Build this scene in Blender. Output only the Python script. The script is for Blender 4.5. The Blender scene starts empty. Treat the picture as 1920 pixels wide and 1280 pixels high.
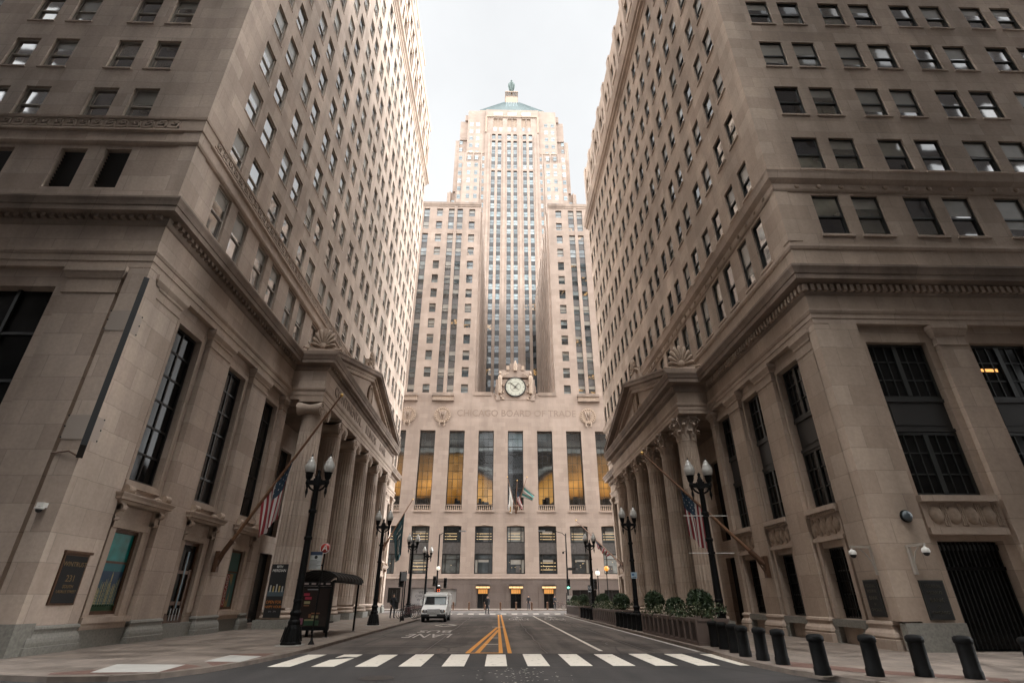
import bpy, bmesh, math, random
from mathutils import Vector, Matrix
random.seed(7)
SC = bpy.context.scene
COL = SC.collection
PI = math.pi
CAMX, CAMY, CAMZ = 0.0, 0.0, 1.55
SW = 0.10            # sidewalk height
XL, XR = -13.2, 12.3 # street faces of the two side buildings
YL0, YL1 = 16.35, 66.9
YR0, YR1 = 17.4, 57.5
YC = 86.0            # front of the end building
XC = 2.76

# ------------------------------------------------------------------ materials
def nodes_of(m):
    m.use_nodes = True
    return m.node_tree.nodes, m.node_tree.links
def rgba(c): return (c[0], c[1], c[2], 1.0)
def plain(name, col, rough=0.6, metal=0.0, spec=0.5, emit=None, estr=0.0, noise=0.0, nscale=6.0, bump=0.0):
    m = bpy.data.materials.new(name); n, l = nodes_of(m)
    b = n['Principled BSDF']
    b.inputs['Base Color'].default_value = rgba(col)
    b.inputs['Roughness'].default_value = rough
    b.inputs['Metallic'].default_value = metal
    b.inputs['Specular IOR Level'].default_value = spec
    if emit:
        b.inputs['Emission Color'].default_value = rgba(emit); b.inputs['Emission Strength'].default_value = estr
    if noise or bump:
        tc = n.new('ShaderNodeNewGeometry')
        nz = n.new('ShaderNodeTexNoise'); nz.inputs['Scale'].default_value = nscale; nz.inputs['Detail'].default_value = 6
        l.new(tc.outputs['Position'], nz.inputs['Vector'])
        if noise:
            mp = n.new('ShaderNodeMapRange'); mp.inputs[1].default_value = .25; mp.inputs[2].default_value = .75
            mp.inputs[3].default_value = 1-noise; mp.inputs[4].default_value = 1+noise
            l.new(nz.outputs['Fac'], mp.inputs[0])
            mx = n.new('ShaderNodeMix'); mx.data_type = 'RGBA'; mx.blend_type = 'MULTIPLY'; mx.inputs[0].default_value = 1
            mx.inputs[6].default_value = rgba(col); l.new(mp.outputs[0], mx.inputs[7])
            l.new(mx.outputs[2], b.inputs['Base Color'])
        if bump:
            bp = n.new('ShaderNodeBump'); bp.inputs['Strength'].default_value = bump; bp.inputs['Distance'].default_value = .02
            l.new(nz.outputs['Fac'], bp.inputs['Height']); l.new(bp.outputs[0], b.inputs['Normal'])
    return m
def stone(name, col, bw=1.7, bh=0.82, var=0.135, mortar=0.74, stain=0.6, msize=0.012, rough=.85, course=True):
    """coursed limestone ashlar: world-space blocks, per-block tint, rain streaks and soot"""
    m = bpy.data.materials.new(name); n, l = nodes_of(m); b = n['Principled BSDF']
    b.inputs['Roughness'].default_value = rough; b.inputs['Specular IOR Level'].default_value = .25
    g = n.new('ShaderNodeNewGeometry'); s = n.new('ShaderNodeSeparateXYZ'); l.new(g.outputs['Position'], s.inputs[0])
    ad = n.new('ShaderNodeMath'); ad.operation = 'ADD'; l.new(s.outputs[0], ad.inputs[0]); l.new(s.outputs[1], ad.inputs[1])
    cb = n.new('ShaderNodeCombineXYZ'); l.new(ad.outputs[0], cb.inputs[0]); l.new(s.outputs[2], cb.inputs[1])
    br = n.new('ShaderNodeTexBrick'); l.new(cb.outputs[0], br.inputs['Vector'])
    br.inputs['Scale'].default_value = 1.0; br.inputs['Brick Width'].default_value = bw; br.inputs['Row Height'].default_value = bh
    br.inputs['Mortar Size'].default_value = msize; br.inputs['Mortar Smooth'].default_value = .3; br.inputs['Bias'].default_value = 0
    c1 = tuple(min(1, c*(1+var)) for c in col); c2 = (col[0]*(1-var*.8), col[1]*(1-var), col[2]*(1-var*1.1))
    br.inputs['Color1'].default_value = rgba(c1); br.inputs['Color2'].default_value = rgba(c2)
    br.inputs['Mortar'].default_value = rgba(tuple(c*mortar for c in col))
    # broad tone drift
    n1 = n.new('ShaderNodeTexNoise'); n1.inputs['Scale'].default_value = .22; n1.inputs['Detail'].default_value = 5
    l.new(g.outputs['Position'], n1.inputs['Vector'])
    # vertical rain streaks
    mpn = n.new('ShaderNodeMapping'); mpn.inputs['Scale'].default_value = (.55, .55, .07)
    l.new(g.outputs['Position'], mpn.inputs['Vector'])
    n2 = n.new('ShaderNodeTexNoise'); n2.inputs['Scale'].default_value = 1.3; n2.inputs['Detail'].default_value = 5; n2.inputs['Roughness'].default_value = .55
    l.new(mpn.outputs[0], n2.inputs['Vector'])
    r1 = n.new('ShaderNodeMapRange'); r1.inputs[1].default_value = .3; r1.inputs[2].default_value = .7; r1.inputs[3].default_value = 1-stain*.35; r1.inputs[4].default_value = 1+stain*.25
    l.new(n1.outputs['Fac'], r1.inputs[0])
    r2 = n.new('ShaderNodeMapRange'); r2.inputs[1].default_value = .35; r2.inputs[2].default_value = .72; r2.inputs[3].default_value = 1.0; r2.inputs[4].default_value = 1-stain*.55
    l.new(n2.outputs['Fac'], r2.inputs[0])
    n3 = n.new('ShaderNodeTexNoise'); n3.inputs['Scale'].default_value = 9; n3.inputs['Detail'].default_value = 8
    l.new(g.outputs['Position'], n3.inputs['Vector'])
    r3 = n.new('ShaderNodeMapRange'); r3.inputs[1].default_value = .3; r3.inputs[2].default_value = .7; r3.inputs[3].default_value = .93; r3.inputs[4].default_value = 1.06
    l.new(n3.outputs['Fac'], r3.inputs[0])
    m1 = n.new('ShaderNodeMath'); m1.operation = 'MULTIPLY'; l.new(r1.outputs[0], m1.inputs[0]); l.new(r2.outputs[0], m1.inputs[1])
    m2 = n.new('ShaderNodeMath'); m2.operation = 'MULTIPLY'; l.new(m1.outputs[0], m2.inputs[0]); l.new(r3.outputs[0], m2.inputs[1])
    mx = n.new('ShaderNodeMix'); mx.data_type = 'RGBA'; mx.blend_type = 'MULTIPLY'; mx.inputs[0].default_value = 1
    l.new(br.outputs['Color'], mx.inputs[6]); l.new(m2.outputs[0], mx.inputs[7])
    l.new(mx.outputs[2], b.inputs['Base Color'])
    bp = n.new('ShaderNodeBump'); bp.inputs['Strength'].default_value = .35; bp.inputs['Distance'].default_value = .02
    iv = n.new('ShaderNodeMath'); iv.operation = 'SUBTRACT'; l.new(n3.outputs['Fac'], iv.inputs[0]); l.new(br.outputs['Fac'], iv.inputs[1])
    l.new(iv.outputs[0], bp.inputs['Height']); l.new(bp.outputs[0], b.inputs['Normal'])
    return m
def glass(name, dark=(.012,.014,.016), blind=(.22,.20,.17), pblind=.35, ior=2.0, rough=.04, warm=0.0):
    """opaque pane: sky reflections over a dark room, some with blinds drawn, a few with lights on"""
    m = bpy.data.materials.new(name); n, l = nodes_of(m); b = n['Principled BSDF']
    b.inputs['Roughness'].default_value = rough; b.inputs['IOR'].default_value = ior
    g = n.new('ShaderNodeNewGeometry'); oi = n.new('ShaderNodeObjectInfo')
    ad = n.new('ShaderNodeMath'); ad.operation = 'ADD'; l.new(g.outputs['Random Per Island'], ad.inputs[0]); l.new(oi.outputs['Random'], ad.inputs[1])
    fr = n.new('ShaderNodeMath'); fr.operation = 'FRACT'; l.new(ad.outputs[0], fr.inputs[0])
    rp = n.new('ShaderNodeValToRGB'); rp.color_ramp.interpolation = 'CONSTANT'
    e = rp.color_ramp.elements; e[0].position = 0; e[0].color = rgba(dark); e[1].position = 1-pblind; e[1].color = rgba(tuple(c*.45 for c in blind))
    x = e.new(1-pblind*.5); x.color = rgba(blind); x = e.new((1-pblind)*.5); x.color = rgba(tuple(c*2.2 for c in dark))
    l.new(fr.outputs[0], rp.inputs[0])
    nz = n.new('ShaderNodeTexNoise'); nz.inputs['Scale'].default_value = .9; nz.inputs['Detail'].default_value = 3; l.new(g.outputs['Position'], nz.inputs['Vector'])
    mr = n.new('ShaderNodeMapRange'); mr.inputs[1].default_value = .3; mr.inputs[2].default_value = .7; mr.inputs[3].default_value = .55; mr.inputs[4].default_value = 1.4
    l.new(nz.outputs['Fac'], mr.inputs[0])
    mx = n.new('ShaderNodeMix'); mx.data_type = 'RGBA'; mx.blend_type = 'MULTIPLY'; mx.inputs[0].default_value = 1
    l.new(rp.outputs[0], mx.inputs[6]); l.new(mr.outputs[0], mx.inputs[7]); l.new(mx.outputs[2], b.inputs['Base Color'])
    # slight waviness of the panes
    bp = n.new('ShaderNodeBump'); bp.inputs['Strength'].default_value = .06; bp.inputs['Distance'].default_value = .05
    n2 = n.new('ShaderNodeTexNoise'); n2.inputs['Scale'].default_value = 1.1; n2.inputs['Detail'].default_value = 1; l.new(g.outputs['Position'], n2.inputs['Vector'])
    l.new(n2.outputs['Fac'], bp.inputs['Height']); l.new(bp.outputs[0], b.inputs['Normal'])
    if warm > 0:
        gt = n.new('ShaderNodeMath'); gt.operation = 'LESS_THAN'; gt.inputs[1].default_value = warm; l.new(fr.outputs[0], gt.inputs[0])
        n3 = n.new('ShaderNodeTexNoise'); n3.inputs['Scale'].default_value = 1.7; l.new(g.outputs['Position'], n3.inputs['Vector'])
        r3 = n.new('ShaderNodeMapRange'); r3.inputs[1].default_value = .48; r3.inputs[2].default_value = .62; r3.inputs[3].default_value = 0; r3.inputs[4].default_value = .2
        l.new(n3.outputs['Fac'], r3.inputs[0])
        mu = n.new('ShaderNodeMath'); mu.operation = 'MULTIPLY'; l.new(gt.outputs[0], mu.inputs[0]); l.new(r3.outputs[0], mu.inputs[1])
        b.inputs['Emission Color'].default_value = (1, .55, .2, 1); l.new(mu.outputs[0], b.inputs['Emission Strength'])
    return m
LIME = (.49, .395, .325)
M = {}
M['lime'] = stone('limestone_ashlar', LIME)
M['limeR'] = stone('limestone_ashlar_east', (.445, .352, .28), bw=1.55, bh=.78)
M['trim'] = stone('limestone_trim', (.46, .365, .295), bw=2.2, bh=9.0, var=.07, stain=.5)
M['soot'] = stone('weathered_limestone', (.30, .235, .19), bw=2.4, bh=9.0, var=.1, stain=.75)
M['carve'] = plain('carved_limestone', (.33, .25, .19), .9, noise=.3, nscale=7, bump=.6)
M['cbot'] = stone('pale_limestone', (.335, .264, .218), bw=1.5, bh=.72, var=.08, mortar=.88, stain=.34)
M['letter'] = plain('incised_letter', (.235, .175, .137), .9)
M['granite'] = plain('grey_granite', (.21, .20, .175), .55, noise=.25, nscale=14, bump=.1)
M['brown_granite'] = stone('brown_granite', (.135, .108, .095), bw=1.6, bh=1.1, var=.08, mortar=.8, stain=.2, rough=.4)
M['glassL'] = glass('office_glass_grey', pblind=.42, ior=4.6)
M['glassR'] = glass('office_glass_dark', pblind=.45, ior=3.0, blind=(.2,.19,.15))
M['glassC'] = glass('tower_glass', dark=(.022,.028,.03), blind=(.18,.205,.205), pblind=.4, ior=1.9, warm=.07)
M['glassO'] = glass('office_clear_glass', dark=(.03,.034,.035), blind=(.2,.21,.2), pblind=.2, ior=1.42)
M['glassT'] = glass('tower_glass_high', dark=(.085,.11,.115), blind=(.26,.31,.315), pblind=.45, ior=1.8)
M['glassD'] = glass('dark_hall_glass', dark=(.006,.006,.006), pblind=.0001, ior=1.27, rough=.12)
M['blind'] = plain('drawn_blind', (.27, .255, .225), .22, 0, .5, noise=.1, nscale=2)
M['frameL'] = plain('light_window_frame', (.36, .32, .275), .5)
M['frameR'] = plain('dark_green_window_frame', (.022, .024, .022), .45)
M['frameK'] = plain('black_bronze_frame', (.018, .017, .016), .4, .3)
M['spandrel'] = plain('cast_spandrel', (.085, .078, .074), .5, .2, noise=.3, nscale=3)
M['spandrelD'] = plain('dark_spandrel', (.035, .034, .034), .4, .2, noise=.4, nscale=2)
M['metal_dark'] = plain('dark_grey_panel', (.035, .033, .031), .5, .2)
M['black'] = plain('black_paint', (.006, .006, .006), .6, 0, .12, noise=.2, nscale=20)
M['blackm'] = plain('black_matt', (.010, .010, .010), .75)
M['bronze'] = plain('brown_bronze', (.11, .058, .034), .45, .4, noise=.2)
M['woodpole'] = plain('varnished_pole', (.17, .085, .045), .45)
M['gold'] = plain('gilt', (.7, .45, .15), .35, .8)
M['copper'] = plain('verdigris_copper', (.06, .088, .088), .7, noise=.18, nscale=1.2)
M['statue'] = plain('verdigris_statue', (.03, .052, .044), .6, .2, noise=.3, nscale=1.5)
M['white'] = plain('white_paint', (.74, .73, .70), .4, noise=.06, nscale=3)
M['whitemetal'] = plain('white_coated_metal', (.62, .60, .56), .4)
M['rubber'] = plain('tyre_rubber', (.012, .012, .012), .8)
M['chrome'] = plain('grey_metal', (.4, .4, .4), .3, .9)
M['globe'] = plain('frosted_lamp_glass', (.40, .385, .355), .12, 0, .8, noise=.12, nscale=14)
M['globe_lit'] = plain('lit_lamp_globe', (.5, .48, .44), .3, emit=(1, .9, .72), estr=.25)
M['globe_amber'] = plain('amber_lamp_globe', (.3, .14, .03), .3, emit=(1, .36, .05), estr=.32)
M['cream'] = plain('cream_clock_face', (.42, .42, .35), .5)
M['screen'] = plain('white_poster_panel', (.5, .5, .47), .5)
def pos_mat(name, build):
    m = bpy.data.materials.new(name); n, l = nodes_of(m); build(n, l, n['Principled BSDF']); return m
def asphalt(n, l, b):
    g = n.new('ShaderNodeNewGeometry'); b.inputs['Roughness'].default_value = .78
    n1 = n.new('ShaderNodeTexNoise'); n1.inputs['Scale'].default_value = .35; n1.inputs['Detail'].default_value = 6; l.new(g.outputs['Position'], n1.inputs['Vector'])
    mp = n.new('ShaderNodeMapping'); mp.inputs['Scale'].default_value = (1.3, .10, 1); l.new(g.outputs['Position'], mp.inputs['Vector'])
    n2 = n.new('ShaderNodeTexNoise'); n2.inputs['Scale'].default_value = 1.2; n2.inputs['Detail'].default_value = 5; l.new(mp.outputs[0], n2.inputs['Vector'])
    n3 = n.new('ShaderNodeTexNoise'); n3.inputs['Scale'].default_value = 60; n3.inputs['Detail'].default_value = 2; l.new(g.outputs['Position'], n3.inputs['Vector'])
    ad = n.new('ShaderNodeMath'); ad.operation = 'ADD'; l.new(n1.outputs['Fac'], ad.inputs[0]); l.new(n2.outputs['Fac'], ad.inputs[1])
    a2 = n.new('ShaderNodeMath'); a2.operation = 'MULTIPLY_ADD'; a2.inputs[1].default_value = .35; l.new(n3.outputs['Fac'], a2.inputs[0]); l.new(ad.outputs[0], a2.inputs[2])
    rp = n.new('ShaderNodeValToRGB'); e = rp.color_ramp.elements
    mr = n.new('ShaderNodeMapRange'); mr.inputs[1].default_value = .92; mr.inputs[2].default_value = 1.42; l.new(a2.outputs[0], mr.inputs[0])
    e[0].position = .1; e[0].color = (.040, .033, .029, 1); e[1].position = .85; e[1].color = (.112, .092, .079, 1)
    l.new(mr.outputs[0], rp.inputs[0])
    # cracks and tar joints
    vo = n.new('ShaderNodeTexVoronoi'); vo.feature = 'DISTANCE_TO_EDGE'; vo.inputs['Scale'].default_value = .28
    nd = n.new('ShaderNodeMix'); nd.data_type = 'RGBA'; nd.inputs[0].default_value = .25; l.new(g.outputs['Position'], nd.inputs[6]); l.new(n1.outputs['Color'], nd.inputs[7])
    l.new(nd.outputs[2], vo.inputs['Vector'])
    cr = n.new('ShaderNodeMapRange'); cr.inputs[1].default_value = 0.0; cr.inputs[2].default_value = .012; cr.inputs[3].default_value = .45; cr.inputs[4].default_value = 1; l.new(vo.outputs['Distance'], cr.inputs[0])
    mx = n.new('ShaderNodeMix'); mx.data_type = 'RGBA'; mx.blend_type = 'MULTIPLY'; mx.inputs[0].default_value = 1
    l.new(rp.outputs[0], mx.inputs[6]); l.new(cr.outputs[0], mx.inputs[7]); l.new(mx.outputs[2], b.inputs['Base Color'])
    bp = n.new('ShaderNodeBump'); bp.inputs['Strength'].default_value = .4; bp.inputs['Distance'].default_value = .01; l.new(n3.outputs['Fac'], bp.inputs['Height']); l.new(bp.outputs[0], b.inputs['Normal'])
M['asphalt'] = pos_mat('worn_asphalt', asphalt)
def asphalt2(n, l, b):
    asphalt(n, l, b)
    for x in n:
        if x.type == 'VALTORGB':
            x.color_ramp.elements[0].color = (.015, .0135, .013, 1); x.color_ramp.elements[1].color = (.033, .029, .0275, 1)
M['asphalt_new'] = pos_mat('fresh_asphalt', asphalt2)
def asphalt3(n, l, b):
    asphalt(n, l, b)
    for x in n:
        if x.type == 'VALTORGB':
            x.color_ramp.elements[0].color = (.042, .036, .032, 1); x.color_ramp.elements[1].color = (.085, .072, .063, 1)
M['asphalt_patch'] = pos_mat('asphalt_repair', asphalt3)
def concrete(n, l, b):
    g = n.new('ShaderNodeNewGeometry'); b.inputs['Roughness'].default_value = .7
    br = n.new('ShaderNodeTexBrick'); l.new(g.outputs['Position'], br.inputs['Vector']); br.offset = 0
    br.inputs['Scale'].default_value = 1; br.inputs['Brick Width'].default_value = 1.55; br.inputs['Row Height'].default_value = 1.55; br.inputs['Mortar Size'].default_value = .012
    br.inputs['Color1'].default_value = (.235, .19, .155, 1); br.inputs['Color2'].default_value = (.19, .152, .124, 1); br.inputs['Mortar'].default_value = (.12, .095, .075, 1)
    n1 = n.new('ShaderNodeTexNoise'); n1.inputs['Scale'].default_value = .9; n1.inputs['Detail'].default_value = 8; n1.inputs['Roughness'].default_value = .65; l.new(g.outputs['Position'], n1.inputs['Vector'])
    r = n.new('ShaderNodeMapRange'); r.inputs[1].default_value = .38; r.inputs[2].default_value = .66; r.inputs[3].default_value = .55; r.inputs[4].default_value = 1.15; l.new(n1.outputs['Fac'], r.inputs[0])
    mx = n.new('ShaderNodeMix'); mx.data_type = 'RGBA'; mx.blend_type = 'MULTIPLY'; mx.inputs[0].default_value = 1
    l.new(br.outputs['Color'], mx.inputs[6]); l.new(r.outputs[0], mx.inputs[7]); l.new(mx.outputs[2], b.inputs['Base Color'])
    r2 = n.new('ShaderNodeMapRange'); r2.inputs[1].default_value = .35; r2.inputs[2].default_value = .5; r2.inputs[3].default_value = .4; r2.inputs[4].default_value = .8; l.new(n1.outputs['Fac'], r2.inputs[0]); l.new(r2.outputs[0], b.inputs['Roughness'])
M['concrete'] = pos_mat('sidewalk_concrete', concrete)
M['kerb'] = plain('kerb_stone', (.17, .135, .11), .8, noise=.35, nscale=3, bump=.3)
M['pad'] = plain('pale_new_concrete', (.36, .345, .315), .8, noise=.08, nscale=4)
M['redpad'] = plain('red_tactile_paving', (.12, .062, .045), .75, noise=.35, nscale=8)
def paint(name, col):
    def f(n, l, b):
        g = n.new('ShaderNodeNewGeometry'); b.inputs['Roughness'].default_value = .7
        n1 = n.new('ShaderNodeTexNoise'); n1.inputs['Scale'].default_value = 5; n1.inputs['Detail'].default_value = 8; n1.inputs['Roughness'].default_value = .75; l.new(g.outputs['Position'], n1.inputs['Vector'])
        rp = n.new('ShaderNodeValToRGB'); e = rp.color_ramp.elements
        e[0].position = .31; e[0].color = (.12, .108, .096, 1); e[1].position = .43; e[1].color = rgba(col)
        l.new(n1.outputs['Fac'], rp.inputs[0]); l.new(rp.outputs[0], b.inputs['Base Color'])
    return pos_mat(name, f)
M['wpaint'] = paint('worn_white_road_paint', (.60, .55, .47))
M['wpaint_faint'] = paint('faded_white_road_paint', (.42, .39, .35))
M['ypaint'] = paint('worn_yellow_road_paint', (.62, .26, .04))
M['leaf'] = plain('evergreen_leaf', (.028, .050, .018), .6, noise=.6, nscale=5)
M['leaf2'] = plain('olive_leaf', (.06, .075, .03), .6, noise=.6, nscale=7)
M['flower'] = plain('cream_blossom', (.55, .5, .38), .7)
M['planter'] = plain('mauve_brown_planter', (.135, .098, .082), .6, noise=.12, nscale=3)
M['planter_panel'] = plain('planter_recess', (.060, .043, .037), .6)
M['skin'] = plain('skin', (.42, .25, .18), .6)
M['cloth'] = plain('black_coat_cloth', (.014, .014, .016), .9)
M['jean'] = plain('dark_trousers', (.022, .024, .03), .9)
M['hair'] = plain('dark_hair', (.012, .009, .007), .7)

# ------------------------------------------------------------------ mesh builder
class MB:
    def __init__(s): s.v = []; s.f = []; s.mi = []; s.mats = []; s.sm = []
    def mat(s, m):
        if isinstance(m, str): m = M[m]
        if m not in s.mats: s.mats.append(m)
        return s.mats.index(m)
    def face(s, pts, m, smooth=False):
        i = len(s.v); s.v.extend([tuple(p) for p in pts]); s.f.append(list(range(i, i+len(pts)))); s.mi.append(s.mat(m)); s.sm.append(smooth)
    def raw(s, vs, fs, m, smooth=False):
        i = len(s.v); s.v.extend([tuple(p) for p in vs]); k = s.mat(m)
        for f in fs: s.f.append([i+a for a in f]); s.mi.append(k); s.sm.append(smooth)
    def box(s, x0, x1, y0, y1, z0, z1, m):
        if x0 > x1: x0, x1 = x1, x0
        if y0 > y1: y0, y1 = y1, y0
        if z0 > z1: z0, z1 = z1, z0
        vs = [(x0,y0,z0),(x1,y0,z0),(x1,y1,z0),(x0,y1,z0),(x0,y0,z1),(x1,y0,z1),(x1,y1,z1),(x0,y1,z1)]
        s.raw(vs, [(0,3,2,1),(4,5,6,7),(0,1,5,4),(1,2,6,5),(2,3,7,6),(3,0,4,7)], m)
    def bar(s, p, q, w, h, m):
        """rectangular bar from p to q"""
        p = Vector(p); q = Vector(q); d = (q-p).normalized()
        up = Vector((0,0,1)) if abs(d.z) < .95 else Vector((1,0,0))
        a = d.cross(up).normalized()*w/2; b = a.cross(d).normalized()*h/2
        vs = [p-a-b, p+a-b, p+a+b, p-a+b, q-a-b, q+a-b, q+a+b, q-a+b]
        s.raw(vs, [(0,3,2,1),(4,5,6,7),(0,1,5,4),(1,2,6,5),(2,3,7,6),(3,0,4,7)], m)
    def tube(s, pts, r, m, seg=10, smooth=True, caps=True):
        pts = [Vector(p) for p in pts]; n = len(pts)
        rs = r if isinstance(r, (list, tuple)) else [r]*n
        vs = []; prev = None
        for i, p in enumerate(pts):
            d = (pts[min(i+1, n-1)]-pts[max(i-1, 0)]).normalized()
            if prev is None:
                up = Vector((0,0,1)) if abs(d.z) < .9 else Vector((1,0,0))
                a = d.cross(up).normalized()
            else: a = (prev - d*prev.dot(d)).normalized()
            prev = a; b = d.cross(a)
            for k in range(seg):
                t = 2*PI*k/seg; vs.append(p+(a*math.cos(t)+b*math.sin(t))*rs[i])
        fs = []
        for i in range(n-1):
            for k in range(seg):
                k2 = (k+1) % seg; fs.append((i*seg+k, i*seg+k2, (i+1)*seg+k2, (i+1)*seg+k))
        s.raw(vs, fs, m, smooth)
        if caps:
            s.face(vs[:seg][::-1], m); s.face(vs[-seg:], m)
    def lathe(s, prof, m, c=(0,0,0), seg=16, smooth=True, axis='z', caps=True):
        vs = []
        for r, z in prof:
            for k in range(seg):
                t = 2*PI*k/seg; x, y = r*math.cos(t), r*math.sin(t)
                p = (x, y, z) if axis == 'z' else ((z, x, y) if axis == 'x' else (y, z, x))
                vs.append((p[0]+c[0], p[1]+c[1], p[2]+c[2]))
        fs = []
        for i in range(len(prof)-1):
            for k in range(seg):
                k2 = (k+1) % seg; fs.append((i*seg+k, i*seg+k2, (i+1)*seg+k2, (i+1)*seg+k))
        s.raw(vs, fs, m, smooth)
        if caps:
            if prof[0][0] > 1e-4: s.face(vs[:seg][::-1], m)
            if prof[-1][0] > 1e-4: s.face(vs[-seg:], m)
    def ball(s, c, r, m, seg=12, rings=8, sc=(1,1,1)):
        vs = [];fs = []
        for i in range(rings+1):
            a = PI*i/rings
            for k in range(seg):
                t = 2*PI*k/seg
                vs.append((c[0]+r*sc[0]*math.sin(a)*math.cos(t), c[1]+r*sc[1]*math.sin(a)*math.sin(t), c[2]-r*sc[2]*math.cos(a)))
        for i in range(rings):
            for k in range(seg):
                k2 = (k+1) % seg; fs.append((i*seg+k, i*seg+k2, (i+1)*seg+k2, (i+1)*seg+k))
        s.raw(vs, fs, m, True)
    def poly_prism(s, pts, z0, z1, m, mside=None):
        """vertical prism over an XY polygon"""
        n = len(pts)
        s.face([(p[0], p[1], z1) for p in pts], m); s.face([(p[0], p[1], z0) for p in pts][::-1], m)
        for i in range(n):
            a, b = pts[i], pts[(i+1) % n]
            s.face([(a[0],a[1],z0),(b[0],b[1],z0),(b[0],b[1],z1),(a[0],a[1],z1)], mside or m)
    def sweep(s, path, prof, m, closed=False, smooth=False):
        """mitred moulding: prof = [(out, z)], outward is to the right of the path direction"""
        n = len(path); nor = []
        def rn(a, b):
            d = Vector((b[0]-a[0], b[1]-a[1])).normalized(); return Vector((d.y, -d.x))
        for i in range(n):
            if closed: n1 = rn(path[i-1], path[i]); n2 = rn(path[i], path[(i+1) % n])
            else:
                n1 = rn(path[max(i-1,0)], path[max(i-1,0)+1]); n2 = rn(path[min(i,n-2)], path[min(i,n-2)+1])
            mvec = (n1+n2); mvec = mvec/ max(1e-6, mvec.dot(n1)) if mvec.length > 1e-6 else n1
            nor.append(mvec)
        k = len(prof); vs = []
        for i in range(n):
            for o, z in prof: vs.append((path[i][0]+nor[i].x*o, path[i][1]+nor[i].y*o, z))
        fs = []
        for i in range(n if closed else n-1):
            j = (i+1) % n
            for a in range(k-1): fs.append((i*k+a, j*k+a, j*k+a+1, i*k+a+1))
        s.raw(vs, fs, m, smooth)
    def mesh(s, name):
        me = bpy.data.meshes.new(name); me.from_pydata(s.v, [], s.f)
        for m in s.mats: me.materials.append(m)
        me.polygons.foreach_set('material_index', s.mi); me.polygons.foreach_set('use_smooth', s.sm); me.update()
        return me
    def build(s, name, parent=None, loc=(0,0,0), rz=0.0, **kw):
        return link(name, s.mesh(name), parent, loc, rz, **kw)
def link(name, me, parent=None, loc=(0,0,0), rz=0.0, label=None, cat=None, group=None, kind=None, sc=None):
    o = bpy.data.objects.new(name, me); COL.objects.link(o)
    o.location = loc; o.rotation_euler = (0,0,rz)
    if sc: o.scale = sc
    if parent is not None: o.parent = parent
    return tag(o, label, cat, group, kind)
def tag(o, label=None, cat=None, group=None, kind=None):
    if label: o['label'] = label
    if cat: o['category'] = cat
    if group: o['group'] = group
    if kind: o['kind'] = kind
    return o
def thing(name, label, cat, loc=(0,0,0), rz=0.0, group=None):
    return link(name, None, None, loc, rz, label, cat, group)
def structure(name, mb, **kw): return mb.build(name, kind='structure', **kw)
KIDS = {}
def copy_tree(o, parent=None):
    c = o.copy(); COL.objects.link(c)
    if parent is not None: c.parent = parent
    for ch in [x for x in bpy.data.objects if x.parent == o]: copy_tree(ch, c)
    return c
def rel(parent, wx, wy, wz): return (wx-parent.location.x, wy-parent.location.y, wz-parent.location.z)
def text_mesh(name, body, size, mat, depth=.01, align='CENTER', parent=None, loc=(0,0,0), rot=(0,0,0), scx=1.0, spacing=1.0):
    cu = bpy.data.curves.new(name, 'FONT'); cu.body = body; cu.size = size; cu.align_x = align; cu.align_y = 'CENTER'; cu.extrude = depth; cu.space_character = spacing
    cu.resolution_u = 3
    t = bpy.data.objects.new(name+'_tmp', cu); COL.objects.link(t)
    dg = bpy.context.evaluated_depsgraph_get(); me = bpy.data.meshes.new_from_object(t.evaluated_get(dg)); me.name = name
    bpy.data.objects.remove(t); bpy.data.curves.remove(cu)
    me.materials.clear(); me.materials.append(M[mat] if isinstance(mat, str) else mat)
    o = bpy.data.objects.new(name, me); COL.objects.link(o); o.location = loc; o.rotation_euler = rot; o.scale = (scx, 1, 1)
    if parent is not None: o.parent = parent
    return o

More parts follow.
